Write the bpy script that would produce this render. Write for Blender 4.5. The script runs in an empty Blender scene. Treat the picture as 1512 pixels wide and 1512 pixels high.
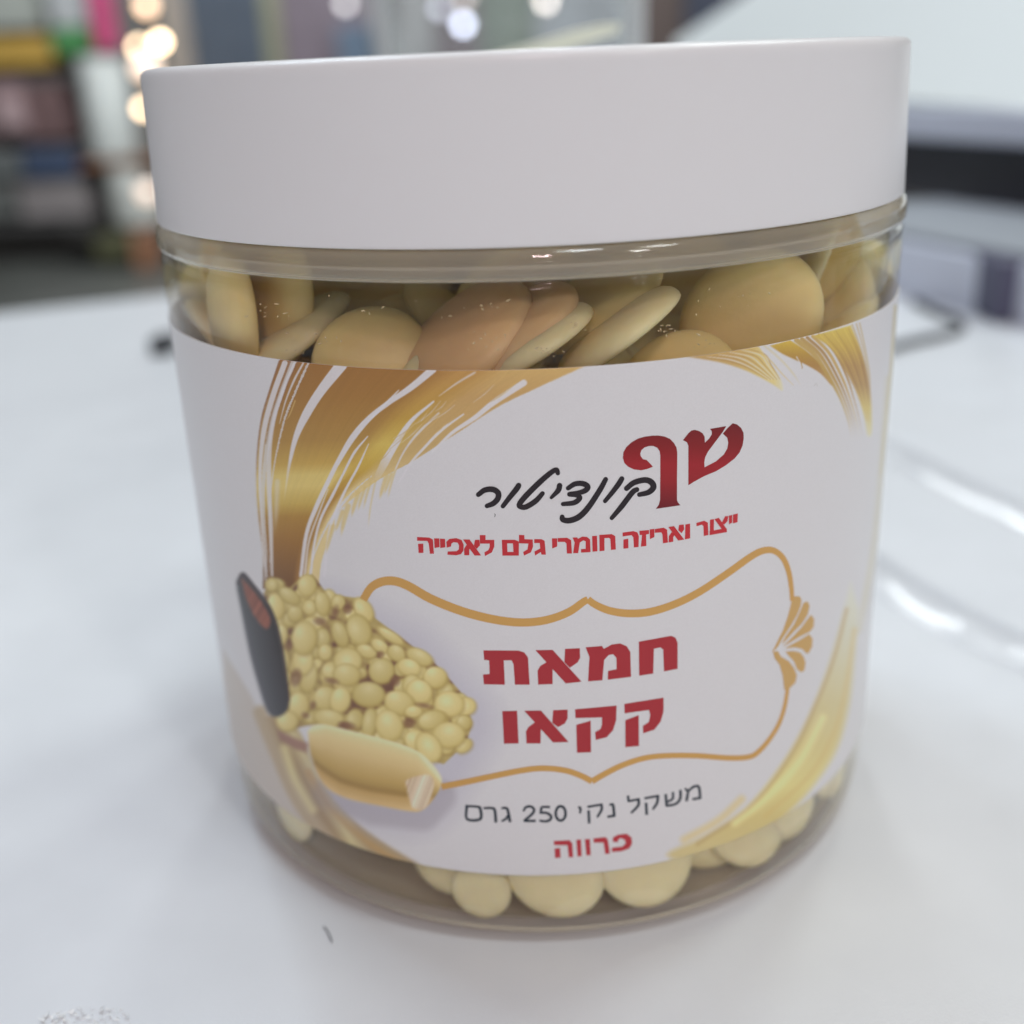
import bpy, bmesh, math, random
import numpy as np
from mathutils import Vector, Matrix
from mathutils.geometry import tessellate_polygon

random.seed(7); RNG = np.random.default_rng(7)
S = bpy.context.scene
COL = S.collection
R0 = 0.0425                      # outer radius of the jar body in metres

# ------------------------------------------------------------------ camera
F, DIST, HGT, PITCH, YAW, ROLL = 1681.1137, 3.2724, 2.0742, 0.3738, -0.0248, -0.043
cp, sp = math.cos(PITCH), math.sin(PITCH); cyw, syw = math.cos(YAW), math.sin(YAW)
FW = np.array([syw*cp, cyw*cp, -sp]); RT = np.array([cyw, -syw, 0.0]); UP = np.cross(RT, FW)
cr, sr = math.cos(ROLL), math.sin(ROLL)
RT, UP = cr*RT + sr*UP, -sr*RT + cr*UP
CAM = np.array([0.0, -DIST*R0, HGT*R0])
cam = bpy.data.cameras.new('camera'); co = bpy.data.objects.new('camera', cam); COL.objects.link(co)
co.matrix_world = Matrix(((RT[0], UP[0], -FW[0], CAM[0]), (RT[1], UP[1], -FW[1], CAM[1]), (RT[2], UP[2], -FW[2], CAM[2]), (0, 0, 0, 1)))
cam.sensor_width = 36; cam.lens = F/1512*36
cam.clip_start = 0.005; cam.clip_end = 100
cam.dof.use_dof = True; cam.dof.focus_distance = 0.1045
cam.dof.aperture_fstop = cam.lens/2.9          # a 2.9 mm wide phone lens opening
cam.dof.aperture_blades = 0
S.camera = co

# ------------------------------------------------------------------ world and lamps (indoor shop light plus added front fill)
W = bpy.data.worlds.new('World'); S.world = W; W.use_nodes = True
bg = W.node_tree.nodes['Background']; bg.inputs[0].default_value = (1.0, 0.965, 0.975, 1); bg.inputs[1].default_value = 0.20
def lamp(name, loc, target, size, power, color, sy=None):
    l = bpy.data.lights.new(name, 'AREA'); l.energy = power; l.color = color; l.size = size
    if sy: l.shape = 'RECTANGLE'; l.size_y = sy
    o = bpy.data.objects.new(name, l); COL.objects.link(o); o.location = loc
    o.rotation_euler = (Vector(target)-Vector(loc)).to_track_quat('-Z', 'Y').to_euler()
    return o
for lx, ly, lp, lc in ((-1.15, 0.95, 5.0, (0.70, 0.86, 1.0)), (-0.6, 0.75, 5.0, (0.72, 0.87, 1.0)), (-0.75, 1.5, 4.6, (0.72, 0.87, 1.0)),
                       (0.95, 0.6, 4.6, (0.90, 1.0, 0.97)), (1.25, 1.1, 5.0, (0.90, 1.0, 0.97)), (0.7, 1.2, 4.4, (0.91, 1.0, 0.98)),
                       (0.1, 1.9, 6.0, (0.92, 0.98, 1.0)), (0.3, -0.4, 5.0, (0.88, 0.95, 1.0)), (0.9, -0.45, 3.5, (0.95, 1.0, 0.98)),
                       (0.15, -2.3, 14.0, (1.0, 0.74, 0.78)), (1.5, -2.2, 10.5, (0.98, 0.98, 0.95))):  # last two are added front fill, the pink one for bounce off clothing
    lamp('ceiling_and_fill_lamp', (lx, ly, 1.9), (0, ly*0.3, 0), 0.24, lp, lc)
lamp('ceiling_and_fill_lamp', (-0.9, 3.6, 1.9), (-1.2, 5.6, 0.0), 1.0, 75, (0.95, 0.97, 1.0))
lamp('ceiling_and_fill_lamp', (0.9, 3.6, 1.9), (0.6, 5.6, 0.2), 1.0, 45, (0.95, 0.97, 1.0))
S.view_settings.view_transform = 'Standard'; S.view_settings.look = 'None'
S.view_settings.exposure = 0.16; S.view_settings.gamma = 1.0
try: S.view_settings.use_curve_mapping = False
except Exception: pass
S.render.engine = 'CYCLES'
S.cycles.max_bounces = 16; S.cycles.transparent_max_bounces = 32
S.cycles.use_denoising = True
try: S.cycles.caustics_reflective = False
except Exception: pass

# ------------------------------------------------------------------ helpers
def ray(px, py):
    v = FW*F + RT*(px-756) - UP*(py-756)
    return v/np.linalg.norm(v)
def at_z(px, py, z):
    d = ray(px, py); k = (z-CAM[2])/d[2]; return CAM + k*d
def at_y(px, py, y):
    d = ray(px, py); k = (y-CAM[1])/d[1]; return CAM + k*d
def at_depth(px, py, dep):
    v = FW*F + RT*(px-756) - UP*(py-756); return CAM + v*dep/F
def on_cyl(px, py, r):                       # nearest hit of a pixel's ray with the upright cylinder of radius r
    d = ray(px, py)
    a = d[0]**2+d[1]**2; b = 2*(CAM[0]*d[0]+CAM[1]*d[1]); c = CAM[0]**2+CAM[1]**2-r*r
    D = b*b-4*a*c
    k = (-b-math.sqrt(max(D, 0.0)))/(2*a)
    return CAM+k*d
def to_px(P):
    v = P-CAM; z = v@FW
    return 756+F*(v@RT)/z, 756-F*(v@UP)/z

def lin(c):
    c = np.asarray(c, dtype=float)/255.0
    return np.where(c <= 0.04045, c/12.92, ((c+0.055)/1.055)**2.4)
PAPER_SEEN = lin((173, 164, 166)); PAPER = np.array([0.80, 0.79, 0.79])
def ink(c):                                  # printed colour, from its ratio to the white paper beside it
    return np.clip(lin(c)/PAPER_SEEN*PAPER, 0.004, 0.85)

def mat(name, color, rough=0.5, spec=0.5, noise=0.0, nscale=40.0, bump=0.0, bscale=400.0, metal=0.0, sss=0.0, emit=None, estr=0.0):
    m = bpy.data.materials.new(name); m.use_nodes = True
    nt = m.node_tree; b = nt.nodes['Principled BSDF']
    b.inputs['Base Color'].default_value = (*color, 1); b.inputs['Roughness'].default_value = rough
    b.inputs['Specular IOR Level'].default_value = spec; b.inputs['Metallic'].default_value = metal
    tc = nt.nodes.new('ShaderNodeTexCoord')
    if noise:
        n = nt.nodes.new('ShaderNodeTexNoise'); n.inputs['Scale'].default_value = nscale; n.inputs['Detail'].default_value = 5
        nt.links.new(tc.outputs['Object'], n.inputs['Vector'])
        r = nt.nodes.new('ShaderNodeValToRGB')
        r.color_ramp.elements[0].position = .3; r.color_ramp.elements[1].position = .7
        r.color_ramp.elements[0].color = (*[max(0, c*(1-noise)) for c in color], 1)
        r.color_ramp.elements[1].color = (*[min(1, c*(1+noise)) for c in color], 1)
        nt.links.new(n.outputs['Fac'], r.inputs['Fac']); nt.links.new(r.outputs['Color'], b.inputs['Base Color'])
    if bump:
        n = nt.nodes.new('ShaderNodeTexNoise'); n.inputs['Scale'].default_value = bscale; n.inputs['Detail'].default_value = 4
        nt.links.new(tc.outputs['Object'], n.inputs['Vector'])
        k = nt.nodes.new('ShaderNodeBump'); k.inputs['Strength'].default_value = bump; k.inputs['Distance'].default_value = 0.0003
        nt.links.new(n.outputs['Fac'], k.inputs['Height']); nt.links.new(k.outputs['Normal'], b.inputs['Normal'])
    if sss:
        b.inputs['Subsurface Weight'].default_value = sss; b.inputs['Subsurface Scale'].default_value = 0.004
        b.inputs['Subsurface Radius'].default_value = (1.0, 0.7, 0.35)
    if emit:
        b.inputs['Emission Color'].default_value = (*emit, 1); b.inputs['Emission Strength'].default_value = estr
    return m

def clear_mat(name, tint=(0.975, 0.975, 0.96), edge=(0.62, 0.61, 0.54), gloss=(1, 1, 1), rough=0.03, f0=0.045, ramp=0.55, milky=0.0, milk=(0.90, 0.83, 0.68)):
    """thin clear plastic: straight-through transmission with a Fresnel sheen, both sides alike"""
    m = bpy.data.materials.new(name); m.use_nodes = True; nt = m.node_tree; nt.nodes.clear()
    out = nt.nodes.new('ShaderNodeOutputMaterial'); mix = nt.nodes.new('ShaderNodeMixShader')
    tr = nt.nodes.new('ShaderNodeBsdfTransparent'); gl = nt.nodes.new('ShaderNodeBsdfGlossy')
    gl.inputs['Roughness'].default_value = rough; gl.inputs['Color'].default_value = (*gloss, 1)
    lw = nt.nodes.new('ShaderNodeLayerWeight'); lw.inputs['Blend'].default_value = 0.5
    p5 = nt.nodes.new('ShaderNodeMath'); p5.operation = 'POWER'; p5.inputs[1].default_value = 5.0
    nt.links.new(lw.outputs['Facing'], p5.inputs[0])
    mp = nt.nodes.new('ShaderNodeMapRange'); mp.inputs['To Min'].default_value = f0; mp.inputs['To Max'].default_value = 0.95
    nt.links.new(p5.outputs[0], mp.inputs['Value'])
    cr_ = nt.nodes.new('ShaderNodeValToRGB')
    cr_.color_ramp.elements[0].color = (*tint, 1); cr_.color_ramp.elements[0].position = ramp
    cr_.color_ramp.elements[1].color = (*edge, 1); cr_.color_ramp.elements[1].position = 1.0
    nt.links.new(lw.outputs['Facing'], cr_.inputs['Fac']); nt.links.new(cr_.outputs['Color'], tr.inputs['Color'])
    nt.links.new(mp.outputs[0], mix.inputs['Fac']); nt.links.new(tr.outputs[0], mix.inputs[1]); nt.links.new(gl.outputs[0], mix.inputs[2])
    if milky:                                # milky scatter that brightens clear plastic, standing in for refraction and glints
        tl_ = nt.nodes.new('ShaderNodeBsdfTranslucent'); tl_.inputs['Color'].default_value = (*milk, 1)
        df = nt.nodes.new('ShaderNodeBsdfDiffuse'); df.inputs['Color'].default_value = (*milk, 1)
        m2 = nt.nodes.new('ShaderNodeMixShader'); m3 = nt.nodes.new('ShaderNodeMixShader')
        m2.inputs[0].default_value = 0.5; m3.inputs[0].default_value = milky
        nt.links.new(tl_.outputs[0], m2.inputs[1]); nt.links.new(df.outputs[0], m2.inputs[2])
        nt.links.new(tr.outputs[0], m3.inputs[1]); nt.links.new(m2.outputs[0], m3.inputs[2]); nt.links.new(m3.outputs[0], mix.inputs[1])
    nt.links.new(mix.outputs[0], out.inputs['Surface'])
    return m

def attr_mat(name, rough=0.4, spec=0.5, bump=0.0, bscale=3000):
    m = mat(name, (1, 1, 1), rough, spec, bump=bump, bscale=bscale)
    a = m.node_tree.nodes.new('ShaderNodeAttribute'); a.attribute_name = 'print_color'
    m.node_tree.links.new(a.outputs['Color'], m.node_tree.nodes['Principled BSDF'].inputs['Base Color'])
    return m

def link(name, me, parent=None, m=None, smooth=False):
    o = bpy.data.objects.new(name, me); COL.objects.link(o)
    if parent is not None: o.parent = parent
    if m is not None: me.materials.append(m)
    if smooth:
        me.polygons.foreach_set('use_smooth', [True]*len(me.polygons))
    return o
def tag(o, label=None, cat=None, group=None, kind=None):
    if label: o['label'] = label
    if cat: o['category'] = cat
    if group: o['group'] = group
    if kind: o['kind'] = kind
    return o
def empty(name, loc, label, cat, group=None):
    o = bpy.data.objects.new(name, None); o.empty_display_size = 0.01; COL.objects.link(o); o.location = loc
    return tag(o, label, cat, group)
def from_bm(name, bm, parent=None, m=None, smooth=False):
    me = bpy.data.meshes.new(name); bm.to_mesh(me); bm.free()
    return link(name, me, parent, m, smooth)

def lathe(name, prof, parent, m, seg=256, close=False, sharp=35):
    """prof: list of (radius, z) in metres"""
    n = len(prof); V = []; Fc = []
    for k in range(seg):
        a = 2*math.pi*k/seg
        for r, z in prof: V.append((r*math.sin(a), -r*math.cos(a), z))
    last = n if close else n-1
    for k in range(seg):
        k2 = (k+1) % seg
        for i in range(last):
            j = (i+1) % n
            Fc.append((k*n+i, k2*n+i, k2*n+j, k*n+j))
    me = bpy.data.meshes.new(name); me.from_pydata(V, [], Fc)
    bm = bmesh.new(); bm.from_mesh(me)
    bmesh.ops.remove_doubles(bm, verts=bm.verts, dist=1e-7)
    bmesh.ops.recalc_face_normals(bm, faces=bm.faces)
    for e in bm.edges:
        e.smooth = e.calc_face_angle(0) < math.radians(sharp)
    bm.to_mesh(me); bm.free()
    return link(name, me, parent, m, True)

def smooth_prof(pts, n=8):
    """Catmull-Rom through the points"""
    P = [np.array(p, float) for p in pts]; P = [2*P[0]-P[1]]+P+[2*P[-1]-P[-2]]
    out = []
    for i in range(1, len(P)-2):
        for k in range(n):
            t = k/n
            out.append(tuple(0.5*((2*P[i])+(P[i+1]-P[i-1])*t+(2*P[i-1]-5*P[i]+4*P[i+1]-P[i+2])*t*t+(3*P[i]-P[i-1]-3*P[i+1]+P[i+2])*t**3)))
    out.append(tuple(P[-2])); return out

def box_bm(bm, lo, hi, bev=0.0, M=None):
    r = bmesh.ops.create_cube(bm, size=1.0)
    vs = r['verts']
    for v in vs:
        v.co = Vector([(lo[i]+hi[i])/2 + v.co[i]*(hi[i]-lo[i]) for i in range(3)])
    if bev > 0:
        es = list({e for v in vs for e in v.link_edges})
        q = bmesh.ops.bevel(bm, geom=es, offset=bev, segments=3, affect='EDGES', profile=0.5)
        vs = [v for v in bm.verts if v.is_valid and v in set(q['verts'])] or vs
    if M is not None:
        for v in bm.verts:
            if v.is_valid and v in set(vs): v.co = M @ v.co
    return bm
def box(name, lo, hi, m, parent=None, bev=0.0):
    bm = bmesh.new(); box_bm(bm, lo, hi, bev); return from_bm(name, bm, parent, m, False)

def prism(name, pts, dvec, m, parent=None, bev=0.0):
    """planar outline (list of 3-D points) extruded by the vector dvec"""
    bm = bmesh.new(); vs = [bm.verts.new(tuple(p)) for p in pts]; f = bm.faces.new(vs)
    r = bmesh.ops.extrude_face_region(bm, geom=[f])
    for v in r['geom']:
        if isinstance(v, bmesh.types.BMVert): v.co += Vector(tuple(dvec))
    bmesh.ops.recalc_face_normals(bm, faces=bm.faces)
    if bev: bmesh.ops.bevel(bm, geom=list(bm.edges), offset=bev, segments=3, affect='EDGES')
    return from_bm(name, bm, parent, m, False)

def tube(name, pts, rad, m, parent=None, seg=10):
    P = [np.array(p) for p in smooth_prof(pts, 6)]
    V = []; Fc = []
    for i, p in enumerate(P):
        t = P[min(i+1, len(P)-1)]-P[max(i-1, 0)]; t = t/np.linalg.norm(t)
        a = np.cross(t, [0, 0, 1.0]); a = a/np.linalg.norm(a) if np.linalg.norm(a) > 1e-6 else np.array([1.0, 0, 0])
        b = np.cross(t, a)
        for k in range(seg):
            q = p + rad*(a*math.cos(2*math.pi*k/seg)+b*math.sin(2*math.pi*k/seg)); V.append(tuple(q))
    for i in range(len(P)-1):
        for k in range(seg):
            Fc.append((i*seg+k, i*seg+(k+1) % seg, (i+1)*seg+(k+1) % seg, (i+1)*seg+k))
    Fc.append(tuple(range(seg))[::-1]); Fc.append(tuple((len(P)-1)*seg+k for k in range(seg)))
    me = bpy.data.meshes.new(name); me.from_pydata(V, [], Fc); return link(name, me, parent, m, True)

# ------------------------------------------------------------------ materials
M_table = mat('white_laminate', (0.70, 0.715, 0.735), 0.33, 0.45, noise=0.03, nscale=60, bump=0.10, bscale=3200)
M_lid = mat('white_polypropylene', (0.80, 0.795, 0.795), 0.30, 0.45, noise=0.012, nscale=25, bump=0.03, bscale=500)
M_clear = clear_mat('clear_pet', (0.993, 0.984, 0.960), (0.93, 0.91, 0.86), f0=0.016, ramp=0.6)
M_ring = clear_mat('refraction_tinted_pet', (0.97, 0.96, 0.93), (0.80, 0.77, 0.69), f0=0.05, milky=0.42)  # beige milk paints in the light refracted through the clear shoulder
M_base = clear_mat('clear_pet_base', (0.98, 0.975, 0.96), (0.9, 0.88, 0.83), f0=0.02, milky=0.45)
M_edge_light = clear_mat('clear_pet_edge_light', (0.99, 0.985, 0.97), (0.9, 0.88, 0.83), f0=0.10, milky=0.75)  # pale milk paints glint lines on shoulder lip and floor edge, lightens foot
M_clear2 = clear_mat('clear_container_plastic', (0.97, 0.975, 0.975), (0.9, 0.92, 0.92), rough=0.05, f0=0.05, milky=0.02, milk=(0.85, 0.88, 0.88))
M_film = clear_mat('clear_film', (0.985, 0.985, 0.99), (0.9, 0.9, 0.92), rough=0.25, f0=0.075)
M_label = attr_mat('printed_label_paper', 0.36, 0.42, bump=0.05)
M_ink = attr_mat('printing_ink', 0.42, 0.30)
M_wafer = [mat('cocoa_butter', c, 0.42, 0.42, noise=0.06, nscale=150, bump=0.16, bscale=700, sss=0.5)
           for c in ((0.93, 0.72, 0.33), (0.95, 0.81, 0.47), (0.93, 0.60, 0.32), (0.95, 0.82, 0.52))]

# ------------------------------------------------------------------ structure: table, floor, wall
E0 = at_z(-40, 466, 0); E1 = at_z(235, 436, 0); dirE = (E1-E0)/np.linalg.norm(E1-E0)
A = E0-dirE*0.55; B = E0+dirE*1.25
nrm = np.array([dirE[1], -dirE[0], 0])
tb = [A, B, B+nrm*1.1, A+nrm*1.1]
t_root = empty('table', (0, 0.1, -0.75), 'white laminate table top the jar stands on', 'table')
def loc_pts(pts, root): return [np.array(p)-np.array(root.location) for p in pts]
prism('tabletop', loc_pts(tb, t_root), (0, 0, -0.028), M_table, t_root, bev=0.0015)
M_leg = mat('grey_metal', (0.3, 0.31, 0.33), 0.4, 0.5, noise=0.05)
for q in (0.06, 0.94):
    for w in (0.06, 0.94):
        p = tb[0]*(1-q)*(1-w)+tb[1]*q*(1-w)+tb[3]*(1-q)*w+tb[2]*q*w
        box('leg', (p[0]-0.02, p[1]-0.12, 0.0), (p[0]+0.02, p[1]-0.08, 0.7215), M_leg, t_root, 0.003)
M_floor = mat('dark_shop_floor', (0.10, 0.108, 0.10), 0.35, 0.5, noise=0.25, nscale=3)
bm = bmesh.new(); vs = [bm.verts.new(p) for p in ((-8, -6, -0.75), (8, -6, -0.75), (8, 9, -0.75), (-8, 9, -0.75))]; bm.faces.new(vs)
tag(from_bm('floor', bm, None, M_floor), kind='structure')
M_wall = mat('shop_wall', (0.34, 0.33, 0.32), 0.8, 0.2, noise=0.08, nscale=2)
tag(box('wall', (-8, 7.2, -0.75), (8, 7.3, 2.4), M_wall), 'dull grey shop wall far behind the shelves', 'wall', kind='structure')

# ------------------------------------------------------------------ the jar
jar = empty('jar', (0, 0, 0), 'clear plastic jar of pale wafers with wide white screw lid and gold printed label', 'jar')
u = R0
outer = smooth_prof([(0.90, 0.0), (0.945, 0.004), (0.975, 0.028), (0.993, 0.07), (1.0, 0.13)], 6) + \
        [(1.0, 0.6), (1.0, 1.2), (1.0, 1.62)] + \
        smooth_prof([(1.0, 1.645), (0.9985, 1.656), (0.993, 1.664), (0.9905, 1.670), (0.9935, 1.6755), (1.0005, 1.6790), (1.0045, 1.6845), (1.0050, 1.692), (1.0050, 1.708), (1.0035, 1.720), (0.998, 1.729), (0.988, 1.736), (0.972, 1.740), (0.945, 1.748), (0.935, 1.77)], 5) + \
        [(0.935, 2.045), (0.905, 2.045)]
inner = [(0.905, 1.76)] + smooth_prof([(0.915, 1.735), (0.945, 1.722), (0.965, 1.712), (0.972, 1.70), (0.970, 1.68), (0.966, 1.655), (0.970, 1.63)], 5) + \
        [(0.970, 1.2), (0.970, 0.6), (0.970, 0.16)] + smooth_prof([(0.962, 0.09), (0.945, 0.048), (0.915, 0.030), (0.86, 0.027)], 5) + [(0.4, 0.030), (0.0001, 0.032)]
foot = [(0.0001, 0.016), (0.4, 0.014), (0.78, 0.009), (0.86, 0.004)]
prof = [(r*u, z*u) for r, z in (foot+outer+inner)]
cont = lathe('container', prof, jar, M_clear)
cont.data.materials.append(M_ring); cont.data.materials.append(M_edge_light); cont.data.materials.append(M_base)
for f in cont.data.polygons:
    c_ = f.center; q_ = math.hypot(c_.x, c_.y)/u
    if 1.681 < c_.z/u < 1.742 and q_ > 0.972: f.material_index = 1
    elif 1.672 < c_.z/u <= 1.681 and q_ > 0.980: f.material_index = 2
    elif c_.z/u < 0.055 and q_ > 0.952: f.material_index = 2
    elif 0.02 < c_.z/u < 0.034 and f.normal.z > 0.3: f.material_index = 3
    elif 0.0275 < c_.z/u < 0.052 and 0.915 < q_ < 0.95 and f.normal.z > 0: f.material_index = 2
lidp = [(0.0001, 2.096)] + [(0.90, 2.096)] + \
       smooth_prof([(0.955, 2.0955), (0.970, 2.093), (0.980, 2.085), (0.9835, 2.072), (0.984, 2.05)], 5) + \
       [(0.988, 1.93), (0.992, 1.83), (0.9951, 1.740)] + smooth_prof([(0.9951, 1.737), (0.9935, 1.7335), (0.988, 1.733), (0.972, 1.7345)], 4) + \
       [(0.955, 1.76), (0.955, 2.06), (0.0001, 2.062)]
lathe('lid', [(r*u, (z+0.006)*u) for r, z in lidp], jar, M_lid)

# ------------------------------------------------------------------ label: a fine sheet round the jar, its print stored per vertex
RL = R0*1.0030
ZT, ZB = 1.4947*R0, 0.2253*R0
fine = np.radians(np.linspace(-76, 76, 1330))
coarse_l = np.radians(np.linspace(-176, -76.5, 60)); coarse_r = np.radians(np.linspace(76.5, 176, 60))
phi = np.concatenate([coarse_l, fine, coarse_r]); NC = len(phi)
zz = np.linspace(ZB, ZT, 640); NR = len(zz)
PH, ZZ = np.meshgrid(phi, zz)
rad = np.full_like(PH, RL)
P3 = np.stack([rad*np.sin(PH), -rad*np.cos(PH), ZZ], -1)
X, Y = to_px(P3.reshape(-1, 3)); front = (np.abs(PH.reshape(-1)) < 1.31)
X = np.where(front, X, -9999.0); Y = np.where(front, Y, -9999.0)
C = np.tile(np.array([170., 161., 163.]), (len(X), 1))

def soft(d, w): return np.clip(0.5-d/w, 0, 1)
def sub(x0, y0, x1, y1):
    return np.nonzero((X > x0) & (X < x1) & (Y > y0) & (Y < y1))[0]
def put(idx, a, col):
    a = a[:, None]; C[idx] = C[idx]*(1-a)+np.asarray(col, float)*a
def seg_dist(x, y, pts, ws=None):
    best = np.full(len(x), 1e9); tt = np.zeros(len(x)); n = len(pts)-1
    for i in range(n):
        ax, ay = pts[i]; bx, by = pts[i+1]; dx, dy = bx-ax, by-ay
        k = np.clip(((x-ax)*dx+(y-ay)*dy)/(dx*dx+dy*dy+1e-9), 0, 1)
        d = np.hypot(x-ax-k*dx, y-ay-k*dy)
        if ws is not None: d = d-(ws[i]+(ws[i+1]-ws[i])*k)/2
        m = d < best; best = np.where(m, d, best); tt = np.where(m, (i+k)/n, tt)
    return best, tt
def inside(x, y, pts):
    r = np.zeros(len(x), bool); n = len(pts)
    for i in range(n):
        ax, ay = pts[i]; bx, by = pts[(i+1) % n]
        if ay == by: continue
        r ^= ((ay > y) != (by > y)) & (x < (bx-ax)*(y-ay)/(by-ay)+ax)
    return r
def zc(ox, oy, s, pts): return [(ox+p[0]/s, oy+p[1]/s) for p in pts]
def curve(pts, n=6): return [tuple(p) for p in smooth_prof(pts, n)]
def bbox(pts, pad):
    q = np.array(pts); return q[:, 0].min()-pad, q[:, 1].min()-pad, q[:, 0].max()+pad, q[:, 1].max()+pad
def paint_poly(pts, col, w=1.2, alpha=1.0, colfn=None):
    idx = sub(*bbox(pts, w*2)); x, y = X[idx], Y[idx]
    if len(idx) == 0: return
    ins = inside(x, y, pts); d, _ = seg_dist(x, y, list(pts)+[pts[0]])
    a = soft(np.where(ins, -d, d), w)*alpha
    put(idx, a, col if colfn is None else colfn(x, y))
def paint_line(pts, ws, col, w=1.2, alpha=1.0, taper=None):
    idx = sub(*bbox(pts, max(ws)+w*2)); x, y = X[idx], Y[idx]
    if len(idx) == 0: return
    d, t = seg_dist(x, y, pts, ws); a = soft(d, w)*alpha
    if taper is not None: a = a*taper(t)
    put(idx, a, col)
def paint_ell(cx, cy, rx, ry, ang, fn, w=1.5, pad=0.0, alpha=1.0):
    m = max(rx, ry)+pad+4; idx = sub(cx-m, cy-m, cx+m, cy+m)
    if len(idx) == 0: return
    x, y = X[idx]-cx, Y[idx]-cy; c, s = math.cos(ang), math.sin(ang)
    p, q = (x*c+y*s)/rx, (-x*s+y*c)/ry; r = np.hypot(p, q)
    put(idx, soft((r-1)*min(rx, ry), w)*alpha, fn(p, q, r))
def lerp(a, b, t): return np.asarray(a, float)[None, :]*(1-t[:, None])+np.asarray(b, float)[None, :]*t[:, None]
def ramp(v, stops):
    v = np.asarray(v); xs = [s[0] for s in stops]; cs = np.array([s[1] for s in stops], float)
    return np.stack([np.interp(v, xs, cs[:, i]) for i in range(3)], -1)
def vnoise(x, seed, n=4096):
    r = np.random.default_rng(seed).random(n); i = np.floor(x).astype(int); f = x-i; f = f*f*(3-2*f)
    return r[i % n]*(1-f)+r[(i+1) % n]*f

# -- big golden brush sweep, upper left.  (u across the bristles, t along the sweep) is found by forward splatting
def sweep(outer_pts, inner_pts, fn, res=2.0):
    o = np.array(curve(outer_pts, 12)); i_ = np.array(curve(inner_pts, 12))
    def rs(c, n):
        L = np.r_[0, np.cumsum(np.hypot(*np.diff(c, axis=0).T))]; s = np.linspace(0, L[-1], n)
        return np.stack([np.interp(s, L, c[:, 0]), np.interp(s, L, c[:, 1])], -1)
    nt, nu = 1500, 1100
    o = rs(o, nt); i_ = rs(i_, nt); uu = np.linspace(0, 1, nu)
    G = o[:, None, :]*(1-uu)[None, :, None]+i_[:, None, :]*uu[None, :, None]
    x0, y0 = G[..., 0].min()-4, G[..., 1].min()-4; x1, y1 = G[..., 0].max()+4, G[..., 1].max()+4
    w, h = int((x1-x0)*res)+2, int((y1-y0)*res)+2
    U = np.full((h, w), np.nan); T = np.full((h, w), np.nan)
    gx = ((G[..., 0]-x0)*res).round().astype(int); gy = ((G[..., 1]-y0)*res).round().astype(int)
    U[gy, gx] = np.broadcast_to(uu[None, :], gx.shape); T[gy, gx] = np.broadcast_to(np.linspace(0, 1, nt)[:, None], gx.shape)
    idx = sub(x0, y0, x1, y1)
    ix = np.clip(((X[idx]-x0)*res).round().astype(int), 0, w-1); iy = np.clip(((Y[idx]-y0)*res).round().astype(int), 0, h-1)
    uv, tv = U[iy, ix], T[iy, ix]; ok = ~np.isnan(uv); idx = idx[ok]
    col, a = fn(uv[ok], tv[ok], X[idx], Y[idx]); put(idx, a, col)

Z8 = lambda pts: zc(340, 500, 3.6, pts)
outerL = Z8([(170, 1330), (172, 1150), (150, 980), (135, 800), (140, 620), (165, 430), (205, 290), (262, 120), (285, 60)])
innerL = Z8([(478, 1330), (486, 1220), (520, 1110), (600, 970), (700, 850), (860, 735), (1040, 640), (1260, 490), (1500, 330), (1868, 158), (1950, 120)])
def swl(uv, tv, x, y):
    zy = (y-500)*3.6; zx = (x-340)*3.6
    base = ramp(zy+0.10*zx*0.4, [(100, (124, 82, 42)), (330, (129, 89, 44)), (560, (139, 103, 52)), (680, (158, 124, 62)), (740, (174, 148, 88)), (800, (176, 150, 90)), (890, (160, 130, 66)), (960, (138, 100, 44)), (1100, (122, 82, 36)), (1300, (96, 62, 32))])
    # the inner bristles carry lighter gold, then tan
    gold = ramp(zy, [(150, (150, 108, 62)), (420, (152, 116, 52)), (560, (168, 140, 70)), (700, (158, 124, 52)), (850, (142, 102, 46)), (1200, (128, 88, 44))])
    tan = ramp(zy, [(120, (166, 132, 82)), (300, (156, 120, 76)), (600, (158, 128, 84)), (800, (176, 152, 110))])
    k1 = np.clip((uv-0.52)/0.10, 0, 1)[:, None]; k2 = np.clip((uv-0.68)/0.10, 0, 1)[:, None]
    col = base*(1-k1)+gold*k1; col = col*(1-k2)+tan*k2
    n = vnoise(uv*70+tv*1.5, 3)*0.6+vnoise(uv*170+tv*2, 4)*0.4
    col = col*(0.98+0.04*n)[:, None]
    a = np.ones_like(uv)
    # dry bristle gaps
    e = np.clip((uv-0.66)/0.34, 0, 1)*np.clip((0.58-tv)/0.3, 0, 1)          # ragged inner end towards the foot
    g = vnoise(uv*58+tv*2.2, 11)*0.55+vnoise(uv*23+tv*1.3, 12)*0.45
    a *= np.where(g < 0.50*e-0.02, 0.12, 1.0)
    el = np.clip((0.20-uv)/0.20, 0, 1)
    g2 = vnoise(uv*64+3+tv*0.8, 21)
    a *= np.where(g2 < 0.60*el-0.02, 0.18, 1.0)
    cut = np.interp(tv, [0, .12, .22, .33, .45, .60, .8, 1], [1.0, .97, .86, .90, .93, 0.97, 1, 1])+0.10*(vnoise(uv*40, 31)-0.6)*np.clip((0.7-tv)/0.4, 0, 1)
    a *= np.clip((cut-uv)/0.012, 0, 1)
    return col, a
sweep(outerL, innerL, swl)
pw = (174, 164, 167)
def wl(pts, ws, col=pw, alpha=0.95, t=None, w=1.3):
    paint_line(curve(Z8(pts)), np.interp(np.linspace(0, 1, (len(pts)-1)*6+1), np.linspace(0, 1, len(ws)), np.array(ws)/3.6), col, w, alpha, t)
fade_end = lambda t: np.clip((1-t)/0.35, 0, 1)
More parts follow.
